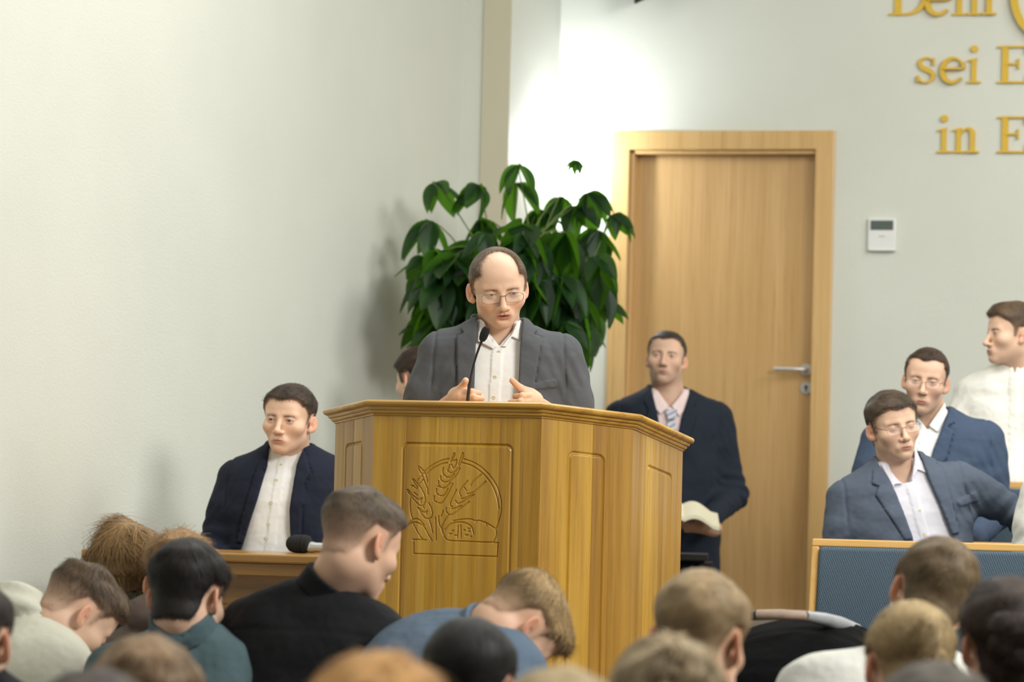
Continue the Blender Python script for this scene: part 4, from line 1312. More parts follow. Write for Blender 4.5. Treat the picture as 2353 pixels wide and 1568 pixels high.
# cap: a rounded slab over two steps of moulding, sloping down towards the speaker
def ring_off(off):
    n = len(plan); out = []
    for i in range(n):
        p = np.array(plan[i]); 
        def nrm(a, b):
            t = np.array(b) - np.array(a); t = t / np.linalg.norm(t); return np.array((t[1], -t[0]))
        a = nrm(plan[i - 1], plan[i]) if i > 0 else None; b = nrm(plan[i], plan[i + 1]) if i < n - 1 else None
        if a is None: m = b
        elif b is None: m = a
        else: m = (a + b) / (1 + a @ b)
        out.append(p + m * off)
    return out
prof = [(.0, .0), (.004, .001), (.005, .005), (.010, .006), (.013, .010), (.013, .014), (.019, .015), (.022, .020), (.022, .0225), (.028, .0235), (.033, .026), (.0355, .031), (.035, .036), (.031, .040), (.024, .042), (-.05, .0425)]
def cap_mesh(prof, name, mat):
    V = []; Fs = []
    rings = [ring_off(o_) for o_, z_ in prof]; n = len(plan)
    for (o_, z_), rg in zip(prof, rings):
        V += [(p[0], p[1], ztop(p[1]) + z_ - .004) for p in rg]
    for i in range(len(prof) - 1):
        for j in range(n - 1): Fs.append((i * n + j, i * n + j + 1, (i + 1) * n + j + 1, (i + 1) * n + j))
    mb = MB(); mb.add(V, Fs); o = mb.build(name, mat, pul, True); return o
def cap_split():
    split = [0, 9, 15]
    cap_mesh(prof[9:], 'top_board', m_cap); cap_mesh(prof[:10], 'moulding', m_cap)
cap_split()
rg = ring_off(.0)
MB().prism([(p[0], p[1]) for p in rg], 0, 0)
db = MB(); V = [(p[0], p[1], ztop(p[1]) + .0375) for p in ring_off(-.048)] + [(p[0], p[1], ztop(p[1]) + .012) for p in ring_off(-.048)]
n6 = len(plan); db.add(V, [tuple(range(n6)), tuple(range(2 * n6 - 1, n6 - 1, -1))] + [(i, i + n6, (i + 1) % n6 + n6, (i + 1) % n6) for i in range(n6)])
db.build('desk_board', m_cap, pul)

# gooseneck microphone on the pulpit
b0 = at(1074, 926, 11.07); b1 = at(1113, 768, 11.03)
gm = thing('gooseneck_microphone', 'thin black gooseneck microphone standing on the pulpit in front of the speaker', 'microphone', b0)
d_ = b1 - b0
bend = Vector((-.006, 0, .0))
ptsg = [d_ * t + Vector((-.010, 0, 0)) * math.sin(math.pi * t) for t in (-.08, .1, .25, .4, .55, .7, .82, .93)]
MB().tube([tuple(p) for p in ptsg], [.0052, .0052, .0044, .0036, .0034, .0034, .0036, .0045], 12).build('neck', plain('satin_black', (.02, .02, .022), .25), gm, True)
dn = (d_ - ptsg[-2]).normalized(); R_ = dn.to_track_quat('Z', 'Y').to_matrix().to_4x4()
MB().lathe([(.0, -.022), (.008, -.021), (.0115, -.012), (.0125, .0), (.0120, .012), (.0085, .021), (.0, .024)], 20, Matrix.Translation(d_) @ R_).build('windscreen', m_foam, gm, True)
MB().lathe([(0, -.03), (.022, -.03), (.022, -.012), (.012, -.008), (.0, -.008)], 20).build('base', m_black, gm, True)

# ------------------------------------------------------------------ table at the left with the handheld microphone
t0 = at(186, 1262, 12.55)
td = (on_wall(200, 1200) - on_wall(190, 1200)); 
tl = 1.55
tz = .33
th_ = t0.z - tz
tb_ = thing('table', 'long oak table with a panelled front, left of the pulpit', 'table', (t0.x, t0.y, tz))
tones_mesh = lambda o, t: o
def toned(o, t):
    a = o.data.attributes.new('tone', 'FLOAT', 'POINT'); a.data.foreach_set('value', [t] * len(o.data.vertices)); return o
toned(MB().box((tl / 2, .31, th_ - .0145), (tl, .62, .029)).build('table_top', m_table, tb_, bevel=.006), .8)
toned(MB().box((tl / 2, .31, th_ - .0495), (tl - .05, .57, .041)).build('apron', m_table, tb_, bevel=.003), .7)
for x in (.16, .83, tl - .16):
    toned(MB().box((x, .10, (th_ - .07) / 2), (.06, .06, th_ - .07)).build('leg', m_table, tb_, bevel=.004), .6)
    toned(MB().box((x, .53, (th_ - .07) / 2), (.06, .06, th_ - .07)).build('leg', m_table, tb_, bevel=.004), .6)
zz_ = th_ - .07
for k in range(6):
    h_ = .098
    toned(MB().box((tl / 2, .16 + (k % 2) * .0008, zz_ - h_ / 2 - .0007), (tl - .34, .018, h_ - .0014)).build('front_board', m_table, tb_, bevel=.001), .25 + .5 * rt.random()); zz_ -= h_
hm0 = at(688, 1249, 12.72)
hm = thing('handheld_microphone', 'silver handheld microphone with a black foam ball lying on the table', 'microphone', (hm0.x, hm0.y, t0.z))
RM = Matrix.Translation((0, 0, .031)) @ Matrix.Rotation(math.radians(-4), 4, 'Z') @ Matrix.Rotation(math.radians(90), 4, 'Y')
MB().lathe([(.0, -.045), (.014, -.043), (.024, -.034), (.030, -.018), (.031, .0), (.031, .012), (.0295, .013), (.0295, .016), (.031, .017), (.028, .034), (.020, .040), (.0, .041)], 28, RM).build('foam_windscreen', m_foam, hm, True)
MB().lathe([(.0, .035), (.019, .036), (.019, .05), (.0165, .06), (.0155, .20), (.0135, .22), (.0, .222)], 24, Matrix.Translation((0, 0, -.010)) @ RM).build('body', plain('silver', (.62, .63, .65), .3, .8, .03), hm, True)

# ------------------------------------------------------------------ upholstered pews on the right
m_uph, nt, bs = newmat('pew_upholstery')
v = coords(nt)
def wave(nt, v, dirn, sc, rot):
    mp = N(nt, 'ShaderNodeMapping'); mp.inputs['Rotation'].default_value = rot; nt.links.new(v, mp.inputs['Vector'])
    w = N(nt, 'ShaderNodeTexWave'); w.bands_direction = dirn; w.inputs['Scale'].default_value = sc; w.inputs['Distortion'].default_value = 1.2; w.inputs['Detail'].default_value = 1
    w.inputs['Detail Scale'].default_value = 2.0
    nt.links.new(mp.outputs[0], w.inputs['Vector']); return w.outputs['Fac']
wz = wave(nt, v, 'Z', 62, (0, math.radians(24), 0)); wx = wave(nt, v, 'X', 44, (0, math.radians(24), 0))
mm = N(nt, 'ShaderNodeMath', operation='MULTIPLY'); nt.links.new(wz, mm.inputs[0]); nt.links.new(wx, mm.inputs[1])
nt.links.new(mix_rgb(nt, 'MIX', ramp(nt, mm.outputs[0], [(.1, 0.0), (.55, 1.0)]), lin(64, 79, 92), lin(102, 119, 132)), bs.inputs['Base Color'])
bs.inputs['Roughness'].default_value = .8; bs.inputs['Specular IOR Level'].default_value = .2
bump(nt, bs, mm.outputs[0], .5, .003)
def pew(label, P0, Lx, topz, floorz, rz):
    """P0: top left corner of the backrest (x, y); the pew runs along its own x and faces its own -y"""
    t = thing('pew', label, 'pew', (P0.x, P0.y, floorz), rz, 'upholstered pews on the right')
    hz = topz - floorz; rec = .16
    def recl(z): return -(hz - z) * rec
    Mr = Matrix(((1, 0, 0, 0), (0, 1, rec, -hz * rec), (0, 0, 1, 0), (0, 0, 0, 1)))
    bz = .46
    MB().box((Lx / 2, 0, hz - .0125), (Lx, .036, .025), Mr).build('top_rail', m_pew, t, bevel=.004)
    for x in (.0125, Lx - .0125): MB().box((x, 0, (hz + .10) / 2 - .0125), (.025, .036, hz - .10 - .025), Mr).build('upright', m_pewz, t, bevel=.004)
    MB().box((Lx / 2, 0, bz + .016), (Lx - .066, .030, .032), Mr).build('bottom_rail', m_pew, t, bevel=.004)
    MB().box((Lx / 2, -.012, (hz - .025 + bz + .032) / 2), (Lx - .054, .05, hz - .025 - bz - .034), Mr).build('backrest_cushion', m_uph, t, bevel=.014, seg=4, smooth=True)
    MB().box((Lx / 2, recl(bz) - .26, bz - .035), (Lx - .03, .46, .06)).build('seat_cushion', m_uph, t, bevel=.016, seg=4, smooth=True)
    MB().box((Lx / 2, recl(bz) - .26, bz - .085), (Lx, .47, .04)).build('seat_board', m_pew, t, bevel=.004)
    for x in (.03, Lx - .03):
        MB().box((x, recl(bz) - .42, (bz - .105) / 2), (.05, .05, bz - .105)).build('leg', m_pewz, t, bevel=.004)
        MB().box((x, recl(.1) - .02, .06), (.05, .05, .12)).build('leg', m_pewz, t, bevel=.004)
    return t
pw0 = at(1869, 1238, 12.75)
pew('empty front pew with blue-grey woven backrest in a light wood frame', pw0, 3.2, pw0.z, .33, 0.0)
pw1 = at(1945, 1238, 14.0)
pew('second pew, behind the man with closed eyes, mostly hidden', pw1, 3.0, pw1.z, .33, 0.0)
pw2 = at(1985, 1100, 14.58)
pew('third pew, its rail showing below the man in the white shirt', pw2, 2.8, pw2.z, .53, 0.0)

# ------------------------------------------------------------------ baby stroller seen from behind
sp = at(1835, 1412, 9.1)
m_canvas = fabric('black_canvas', (.0045, .0045, .005), vary=.3, rough=1.0); m_canvas.node_tree.nodes['Principled BSDF'].inputs['Specular IOR Level'].default_value = .08
stro = thing('baby_stroller', 'black baby stroller with a tan leather grip on its grey push bar', 'stroller', (sp.x, sp.y, 0))
m_gunm = plain('grey_tube', (.36, .37, .39), .4, .3); m_tan = plain('tan_leather', lin(160, 138, 122), .55, vary=.1, sc=60)
hz = sp.z
def bar(px, py, dd=0): return at(px, py, 9.1 + dd) - Vector((sp.x, sp.y, 0))
arc_ = [bar(1690, 1440, .25), bar(1702, 1422, .1), bar(1722, 1416, .03), bar(1740, 1414), bar(1790, 1413, -.02), bar(1850, 1416, 0), bar(1895, 1424, .06), bar(1930, 1436, .16), bar(1962, 1454, .3), bar(1990, 1478, .45), bar(2010, 1520, .6)]
MB().tube(arc_[:4], .012, 12).build('push_bar', plain('dark_tube', (.05, .055, .06), .35), stro, True)
MB().tube(arc_[3:6], [.0125] * 3, 14).build('leather_grip', m_tan, stro, True)['label'] = 'tan leather grip'
MB().tube(arc_[5:], [.0125, .016, .020, .024, .026, .026], 12).build('side_arm', m_gunm, stro, True)
# canopy: half dome of black canvas
def hood(P):
    d = ell(P, (-.03, .26, hz - .325), (.34, .42, .31))
    d = smin(d, ell(P, (.0, .06, hz - .42), (.32, .20, .36)), .08)
    d = np.maximum(d, -(P[:, 2] - .42))
    return d + .006 * wob(P * np.array([1, 1, 2]), 9) + .004 * np.maximum(0, np.sin(np.arctan2(P[:, 2] - hz + .4, P[:, 1] - .2) * 14)) ** 6
Vh, Qh = surfnet(hood, (-.42, -.30, .3), (.42, .85, hz + .1), .014)
link('canopy', mesh_np('canopy', Vh, Qh), m_canvas, stro)
for sx in (-.26, .26):
    MB().tube([(sx, -.05, .16), (sx, .1, .45), (sx, .05, hz - .30)], .012, 8).build('frame_tube', m_gunm, stro, True)
    for yy in (-.05, .62):
        MB().lathe([(.0, -.02), (.10, -.02), (.125, -.012), (.125, .012), (.10, .02), (0, .02)], 24, Matrix.Translation((sx, yy, .125)) @ Matrix.Rotation(math.pi / 2, 4, 'Y')).build('wheel', m_black, stro, True)
    MB().tube([(sx, .1, .45), (sx, .62, .13)], .012, 8).build('frame_tube', m_gunm, stro, True)
MB().box((0, .3, .42), (.5, .62, .05)).build('seat_base', m_canvas, stro, bevel=.01)
# ------------------------------------------------------------------ clothes materials
CLOTH.update(
 grey=fabric('grey_suiting', lin(84, 86, 90), vary=.22), navy=fabric('navy_blazer', lin(27, 32, 47)), navy2=fabric('dark_navy_suiting', lin(32, 39, 51)),
 bluegrey=fabric('blue_grey_suiting', lin(84, 93, 108)), blue=fabric('blue_suiting', lin(66, 80, 102)),
 white=fabric('white_shirting', lin(236, 236, 234), vary=.05, folds=.35), cream_shirt=fabric('cream_shirting', lin(232, 230, 220), vary=.05, folds=.4), lilac=fabric('pale_grey_shirting', lin(220, 218, 226), vary=.05, folds=.4),
 pink=fabric('pale_pink_shirting', lin(232, 210, 208), vary=.05), linen=fabric('white_linen', lin(232, 230, 222), vary=.08, folds=.6),
 tie=fabric('striped_tie', lin(150, 156, 178), vary=.2), black=fabric('black_shirting', lin(22, 23, 26), vary=.25, folds=.6), black2=fabric('black_knit', lin(26, 27, 30), vary=.3),
 teal=fabric('teal_shirting', lin(78, 97, 102), vary=.15, folds=.6), cream=fabric('cream_fleece', lin(206, 204, 188), vary=.08, sc=500, folds=.5), taupe=fabric('taupe_fleece', lin(106, 92, 86), vary=.1, sc=500),
 denim=fabric('blue_denim', lin(92, 108, 126), vary=.25), knit=fabric('white_knit', lin(224, 224, 216), vary=.10, sc=350, weave=.6), dark=fabric('dark_cloth', lin(40, 42, 48)),
 shoe=plain('shoe_leather', (.02, .018, .016), .3), button=plain('shirt_button', lin(214, 206, 170), .3), trous=fabric('dark_trousers', lin(34, 40, 52)))
mcam, nt, bs = newmat('camouflage_cloth')
v = coords(nt)
c = ramp(nt, noise(nt, v, 22, 3), [(.42, lin(28, 36, 30)), (.46, lin(70, 70, 52)), (.56, lin(104, 98, 76)), (.60, lin(34, 46, 36))])
nt.links.new(c, bs.inputs['Base Color']); bs.inputs['Roughness'].default_value = .9
CLOTH['camo'] = mcam
m_gold_rim = plain('thin_metal_rim', (.42, .36, .26), .25, 1.0)
m_dark_rim = plain('dark_metal_rim', (.07, .05, .04), .35, .6)

def loc(pts, cx, cy, s, kx=1.0):
    """outlines measured on the photograph, in metres from the base of the neck"""
    return [((x - cx) / s * kx, -(y - cy) / s) for x, y in pts]

# ------------------------------------------------------------------ the speaker
s_ = F / 11.40
def L1(*p): return loc(p, 1148, 772, s_)
def hp1(px, py, d): return tuple(at(px, py, d + (.09 if d < 12 else 0)))
handL = [(hp1(1008, 950, 11.30), hp1(1048, 918, 11.16), .030, .027),
         (hp1(1048, 912, 11.15), hp1(1062, 911, 11.11), .022, .021), (hp1(1050, 926, 11.15), hp1(1066, 924, 11.11), .022, .020),
         (hp1(1048, 903, 11.15), hp1(1063, 889, 11.11), .0135, .0115), (hp1(1063, 889, 11.11), hp1(1070, 875, 11.09), .0112, .0095),
         (hp1(1062, 903, 11.11), hp1(1085, 901, 11.07), .0105, .0095), (hp1(1085, 901, 11.07), hp1(1101, 904, 11.10), .0092, .0078),
         (hp1(1064, 916, 11.10), hp1(1090, 914, 11.05), .0108, .0096), (hp1(1090, 914, 11.05), hp1(1108, 916, 11.09), .0092, .0078),
         (hp1(1064, 930, 11.10), hp1(1088, 929, 11.06), .0105, .0094), (hp1(1088, 929, 11.06), hp1(1104, 930, 11.10), .009, .0076),
         (hp1(1062, 941, 11.11), hp1(1080, 942, 11.08), .009, .0082), (hp1(1080, 942, 11.08), hp1(1093, 943, 11.11), .008, .0068)]
handR = [(hp1(1268, 955, 11.28), hp1(1228, 928, 11.15), .030, .027),
         (hp1(1228, 916, 11.14), hp1(1214, 914, 11.10), .022, .020), (hp1(1228, 930, 11.14), hp1(1216, 929, 11.10), .022, .020),
         (hp1(1218, 902, 11.14), hp1(1196, 893, 11.10), .0130, .0112), (hp1(1196, 893, 11.10), hp1(1177, 875, 11.08), .0110, .0088),
         (hp1(1220, 908, 11.10), hp1(1200, 910, 11.05), .0105, .0095), (hp1(1200, 910, 11.05), hp1(1183, 911, 11.08), .0092, .0078),
         (hp1(1222, 922, 11.10), hp1(1196, 924, 11.04), .0106, .0096), (hp1(1196, 924, 11.04), hp1(1172, 925, 11.07), .0092, .0078),
         (hp1(1222, 936, 11.10), hp1(1198, 938, 11.05), .0104, .0094), (hp1(1198, 938, 11.05), hp1(1180, 939, 11.08), .009, .0076),
         (hp1(1222, 946, 11.11), hp1(1204, 949, 11.07), .009, .0082), (hp1(1204, 949, 11.07), hp1(1190, 950, 11.10), .008, .0068)]
r, K = person('speaker in a grey jacket and open white shirt gesturing behind the pulpit', (1145, 664, 11.42), (1148, 772, 11.47), hy=8, hp=14, hr=-6, seated=False, floor=.33, res=.0017, cres=.0042, seed=3,
   q=dict(w=1.05, mouth=.0026, gaze=.22, gazez=.27, stubble=.10, lip=lin(192,104,92), browk=.55, jaw=.96, fl=.88, nose=.95, nr=.055, eye=1.08),
   hair=dict(bald_y=-.012, temple=.006, side=.007, top=.007, ns=9000, l0=.011, l1=.019, lift=.14, hh=.0028, sw=.0008, fade=.15, wisps=70), hairc=lin(99, 85, 71),
   hands=(handL, handR),
   cloth=dict(kind='jacket', mat='grey', shirt='white', trous='dark', tw=.99, fold=1.25, ar=.060, wr=.040, armk=.032,
     arms=[((-.176, .005, -.055), (-.245, -.045, -.325), (-.185, -.28, -.262)), ((.180, .005, -.055), (.252, -.045, -.325), (.170, -.29, -.262))],
     vee=L1((1096, 690), (1194, 690), (1200, 740), (1196, 800), (1188, 1200), (1092, 1200), (1094, 800), (1096, 740)),
     lapels=[L1((1098, 728), (1094, 930), (1092, 1000), (1070, 1000), (1056, 905), (1050, 778), (1066, 770), (1058, 758), (1082, 735)),
             L1((1196, 728), (1192, 930), (1190, 1000), (1215, 1000), (1232, 870), (1244, 776), (1226, 770), (1236, 758), (1214, 732))],
     pockets=[L1((1218, 885), (1280, 872), (1282, 890), (1218, 900))],
     placket=(-.003, -.02), collar='x', ctop=.060, cslope=.42,
     cwedge=L1((1118, 680), (1180, 680), (1176, 760), (1150, 800), (1146, 800), (1120, 760)), open=L1((1110, 680), (1186, 680), (1178, 760), (1148, 798), (1118, 760)),
     flaps=[L1((1100, 735), (1112, 742), (1128, 785), (1144, 800), (1134, 806), (1098, 788)), L1((1196, 735), (1186, 742), (1176, 770), (1152, 800), (1164, 800), (1176, 776), (1194, 784))],
     buttons=L1((1147, 813), (1140, 871), (1138, 918))))
glasses(r, K, m_gold_rim, half=.0150)

# ------------------------------------------------------------------ the man at the table
WHO = {}
s_ = F / 13.05
def L2(*p): return loc(p, 668, 1062, s_)
WHO['table'] = person('man in a navy blazer and white band-collar shirt sitting at the table', (664, 966, 13.22), (668, 1056, 13.28), hy=-17, hp=1, hr=3, tyaw=-6, floor=.33, res=.0024, cres=.0055, seed=5,
   q=dict(w=1.06, jaw=1.0, fl=1.0, gaze=-.05, stubble=.06, nr=.058, eye=.8, browk=.7, lip=lin(190, 120, 108)),
   hair=dict(temple=.016, side=.004, top=.012, ns=3000, l0=.006, l1=.016, fade=.35, recede=.006), hairc=lin(58, 48, 40),
   cloth=dict(kind='jacket', mat='navy', shirt='white', tw=1.06, td=1.08, hem=.60, armk=.035,
     arms=[((-.186, .012, -.075), (-.255, -.02, -.33), (-.25, -.30, -.40)), ((.19, .012, -.09), (.26, -.02, -.35), (.12, -.26, -.42))],
     vee=L2((622, 1000), (700, 1000), (704, 1040), (694, 1075), (684, 1180), (690, 1260), (760, 1500), (480, 1500), (575, 1260), (606, 1160), (624, 1080)),
     lapels=[L2((700, 1035), (694, 1080), (684, 1180), (690, 1260), (712, 1235), (716, 1120), (728, 1092), (712, 1050)), L2((622, 1060), (606, 1160), (575, 1260), (560, 1260), (590, 1130), (604, 1075))],
     placket=(-.012, -.05), collar='band', ctop=.048, cslope=.35,
     buttons=L2((656, 1076), (649, 1112), (640, 1164), (636, 1214), (632, 1246))))

# ------------------------------------------------------------------ the man by the door, with a book
s_ = F / 16.2
def L3(*p): return loc(p, 1537, 925, s_)
bkp = at(1600, 1180, 15.75)
hb = [(hp1(1640, 1215, 15.8), hp1(1605, 1208, 15.74), .034, .030), (hp1(1605, 1204, 15.74), hp1(1585, 1202, 15.72), .03, .026),
      (hp1(1598, 1196, 15.73), hp1(1572, 1190, 15.70), .012, .011), (hp1(1598, 1204, 15.73), hp1(1568, 1200, 15.70), .012, .011), (hp1(1598, 1212, 15.73), hp1(1570, 1210, 15.71), .012, .010), (hp1(1600, 1219, 15.73), hp1(1576, 1219, 15.72), .010, .009), (hp1(1608, 1196, 15.73), hp1(1596, 1184, 15.70), .013, .011)]
r, K = person('man in a dark navy suit, pink shirt and tie sitting by the door', (1531, 826, 16.3), (1537, 918, 16.3), hy=-8, hp=-9, hr=3, tyaw=3, floor=FZ, res=.0028, cres=.0065, seed=9,
   q=dict(w=1.02, gaze=-.05, stubble=.28, eye=.55, fl=1.02, nr=.060, jaw=1.05, browk=.6, skin=lin(220, 180, 154)), hands=(hb,),
   hair=dict(temple=.022, side=.0035, top=.008, ns=2200, l0=.005, l1=.010, fade=.4, recede=.010), hairc=lin(56, 50, 46),
   cloth=dict(kind='jacket', mat='navy2', shirt='pink', tw=1.08, td=1.05, hem=.745, armk=.035, cross=1, trous='navy2', lyaw=-35,
     arms=[((-.2, .012, -.08), (-.27, -.02, -.34), (-.10, -.30, -.44)), ((.20, .012, -.08), (.285, .0, -.40), (.135, -.28, -.52))],
     vee=L3((1496, 860), (1580, 860), (1584, 900), (1560, 970), (1532, 1120), (1526, 1120), (1508, 970), (1494, 910)),
     lapels=[L3((1582, 895), (1560, 970), (1532, 1120), (1560, 1080), (1596, 960), (1586, 940), (1598, 930)), L3((1496, 905), (1508, 970), (1526, 1120), (1500, 1060), (1478, 970), (1484, 950), (1474, 930))],
     cwedge=L3((1500, 820), (1576, 820), (1572, 895), (1541, 946), (1533, 946), (1502, 900)), open=L3((1500, 820), (1576, 820), (1572, 895), (1541, 944), (1533, 944), (1502, 900)),
     collar='x', ctop=.055, cslope=.40, flaps=[L3((1496, 905), (1506, 905), (1532, 942), (1512, 962), (1494, 940)), L3((1580, 900), (1570, 905), (1538, 942), (1556, 966), (1582, 930))]))
WHO['door'] = (r, K)
tk = MB()
KM = K['Ri'] @ K['Mt']
def tie_y(x, z): return chest_y(K['c'], x, z, .012)
zc_ = -.045
tk.add([(-.026, tie_y(0, zc_) - .016, zc_), (.026, tie_y(0, zc_) - .016, zc_), (.016, tie_y(0, zc_ - .04) - .02, zc_ - .042), (-.016, tie_y(0, zc_ - .04) - .02, zc_ - .042),
        (-.012, tie_y(0, zc_) + .01, zc_), (.012, tie_y(0, zc_) + .01, zc_), (.010, tie_y(0, zc_ - .04), zc_ - .042), (-.010, tie_y(0, zc_ - .04), zc_ - .042)],
       [(0, 1, 2, 3), (7, 6, 5, 4), (0, 4, 5, 1), (1, 5, 6, 2), (2, 6, 7, 3), (3, 7, 4, 0)], KM)
zs = [-.085, -.16, -.24, -.32, -.40]; ws = [.014, .026, .034, .040, .044]
Vt = []
for z_, w_ in zip(zs, ws): Vt += [(-w_, tie_y(0, z_) - .008, z_), (w_, tie_y(0, z_) - .008, z_), (w_, tie_y(0, z_) + .002, z_), (-w_, tie_y(0, z_) + .002, z_)]
tk.add(Vt, [(i * 4 + k, i * 4 + (k + 1) % 4, i * 4 + 4 + (k + 1) % 4, i * 4 + 4 + k) for i in range(4) for k in range(4)] + [(0, 1, 2, 3), (19, 18, 17, 16)], KM)
mtie, nt, bs = newmat('striped_tie_silk')
v_ = coords(nt); w_ = wave(nt, v_, 'Z', 14, (0, math.radians(35), 0))
nt.links.new(ramp(nt, w_, [(.35, lin(140, 142, 162)), (.6, lin(198, 198, 206))]), bs.inputs['Base Color']); bs.inputs['Roughness'].default_value = .45
tk.build('tie', mtie, r, bevel=.002)
MB().add([tuple(K['Ri'] @ Vector(p)) for p in (hp1(1604, 1196, 15.74), hp1(1612, 1196, 15.74), hp1(1620, 1222, 15.76), hp1(1612, 1226, 15.76), hp1(1604, 1196, 15.80), hp1(1612, 1196, 15.82), hp1(1620, 1222, 15.84), hp1(1612, 1226, 15.84))],
         [(0, 1, 2, 3), (7, 6, 5, 4), (0, 4, 5, 1), (1, 5, 6, 2), (2, 6, 7, 3), (3, 7, 4, 0)]).build('shirt_cuff', CLOTH['pink'], r, bevel=.003)
# the open book in his hand: two fans of pages between covers
bo = at(1570, 1190, 15.66)
bt = thing('book', 'open book with cream pages held by the man before the door', 'book', bo, YAW)
m_page = plain('book_page', lin(226, 218, 190), .7, vary=.03); m_cover = plain('book_cover', (.02, .02, .025), .5)
for sx, nm in ((1, 'page_block'), (-1, 'page_block')):
    V = []; n_ = 10
    for k in range(n_ + 1):
        u = k / n_; x = sx * u * .145; z = .030 * math.sin(math.pi * min(1, u * 1.25)) * (1 - .5 * u) - .035 * u * (1 if sx > 0 else .6)
        V += [(x, -.095, z), (x, .095, z + .055), (x, .095, z + .055 - .016), (x, -.095, z - .016)]
    Fs = [(k * 4 + j, k * 4 + (j + 1) % 4, k * 4 + 4 + (j + 1) % 4, k * 4 + 4 + j) for k in range(n_) for j in range(4)] + [(0, 1, 2, 3), (n_ * 4 + 3, n_ * 4 + 2, n_ * 4 + 1, n_ * 4)]
    MB().add(V, Fs).build(nm, m_page, bt, True)
    Vc = [(x * 1.03, y * 1.03, z - (.0005 if j < 2 else -.0125)) for j_, (x, y, z) in enumerate(V) for j in [j_ % 4]]
    Vc = []
    for k in range(n_ + 1):
        a = V[k * 4 + 3]; b = V[k * 4 + 2]
        Vc += [(a[0] * 1.03, a[1] * 1.03, a[2] - .001), (b[0] * 1.03, b[1] * 1.03, b[2] - .001), (b[0] * 1.03, b[1] * 1.03, b[2] - .004), (a[0] * 1.03, a[1] * 1.03, a[2] - .004)]
    MB().add(Vc, Fs).build('cover', m_cover, bt, True)

# ------------------------------------------------------------------ the men in the pews at the right
s_ = F / 13.45
def L4(*p): return loc(p, 2066, 1085, s_)
r, K = person('man with closed eyes and glasses in a blue-grey suit, arm along the pew', (2052, 981, 13.5), (2066, 1085, 13.55), hy=16, hp=2, hr=-11, tyaw=4, troll=-8, floor=.33, res=.0024, cres=.0055, seed=11,
   q=dict(w=1.04, eye=0, jaw=1.0, nr=.058, stubble=.08, nose=1.0),
   hair=dict(temple=.006, side=.007, top=.014, ns=3000, l0=.012, l1=.024, lift=.15, comb=(.6, -.5, .1), crownk=3, fade=.1), hairc=lin(72, 60, 48),
   cloth=dict(kind='jacket', mat='bluegrey', shirt='lilac', tw=1.08, td=1.05, hem=.60, armk=.032, ar=.066, fold=1.1,
     arms=[((-.195, .012, -.075), (-.262, -.02, -.33), (-.12, -.25, -.42)), ((.205, .012, -.060), (.40, .02, -.19), (.52, -.06, -.36))],
     vee=L4((2014, 1020), (2108, 1020), (2112, 1050), (2120, 1110), (2156, 1240), (2180, 1330), (2070, 1330), (2064, 1240), (2040, 1130), (2014, 1060)),
     lapels=[L4((2110, 1040), (2120, 1110), (2156, 1240), (2175, 1240), (2162, 1150), (2160, 1088), (2148, 1075), (2158, 1060), (2130, 1036)), L4((2014, 1065), (2040, 1130), (2064, 1240), (2044, 1240), (1992, 1130), (2004, 1110), (1988, 1105), (1998, 1072))],
     pockets=[L4((2180, 1165), (2232, 1150), (2236, 1172), (2184, 1180))], placket=(.01, .06), collar='x', ctop=.052, cslope=.42,
     cwedge=L4((2034, 1000), (2092, 1000), (2090, 1080), (2078, 1108), (2062, 1112), (2044, 1085)), open=L4((2030, 1000), (2096, 1000), (2092, 1080), (2080, 1110), (2056, 1112), (2040, 1080)),
     flaps=[L4((2018, 1062), (2026, 1062), (2040, 1100), (2064, 1112), (2040, 1112), (2036, 1118)), L4((2102, 1040), (2108, 1040), (2122, 1096), (2100, 1084), (2078, 1112), (2094, 1070))],
     buttons=L4((2088, 1178), (2092, 1232))))
glasses(r, K, m_dark_rim, half=.0140, rimless=True)
s_ = F / 14.15
def L5(*p): return loc(p, 2142, 975, s_)
r, K = person('man with thin glasses in a bright blue suit behind the closed-eyed man', (2127, 876, 14.15), (2142, 970, 14.2), hy=-10, hp=3, hr=6, tyaw=-2, floor=.53, res=.0026, cres=.006, seed=13,
   q=dict(w=1.0, jaw=.98, stubble=.15, eye=.42, nr=.056, fl=1.05, skin=lin(220, 180, 154)),
   hair=dict(temple=.06, side=.005, top=.009, ns=2400, l0=.008, l1=.014, recede=.018, fade=.2), hairc=lin(58, 46, 36),
   cloth=dict(kind='jacket', mat='blue', shirt='white', tw=1.05, armk=.035,
     arms=[((-.192, .012, -.08), (-.262, -.02, -.34), (-.12, -.25, -.42)), ((.192, .012, -.06), (.245, .0, -.33), (.14, -.26, -.42))],
     vee=L5((2100, 900), (2172, 900), (2176, 950), (2140, 1040), (2120, 1120), (2092, 1120), (2096, 1000)),
     lapels=[L5((2168, 940), (2176, 950), (2140, 1040), (2120, 1120), (2170, 1060), (2186, 1000), (2172, 985), (2190, 975)), L5((2100, 960), (2096, 1000), (2092, 1120), (2070, 1060), (2080, 980))],
     placket=(-.03, -.07), collar='x', ctop=.055, cslope=.42, cwedge=L5((2112, 890), (2150, 890), (2146, 970), (2128, 990), (2114, 970)), open=L5((2108, 890), (2152, 890), (2148, 970), (2128, 995), (2110, 970)),
     flaps=[L5((2168, 930), (2160, 940), (2130, 985), (2150, 1000), (2172, 960))]))
glasses(r, K, m_gold_rim, half=.0125, rimless=True)
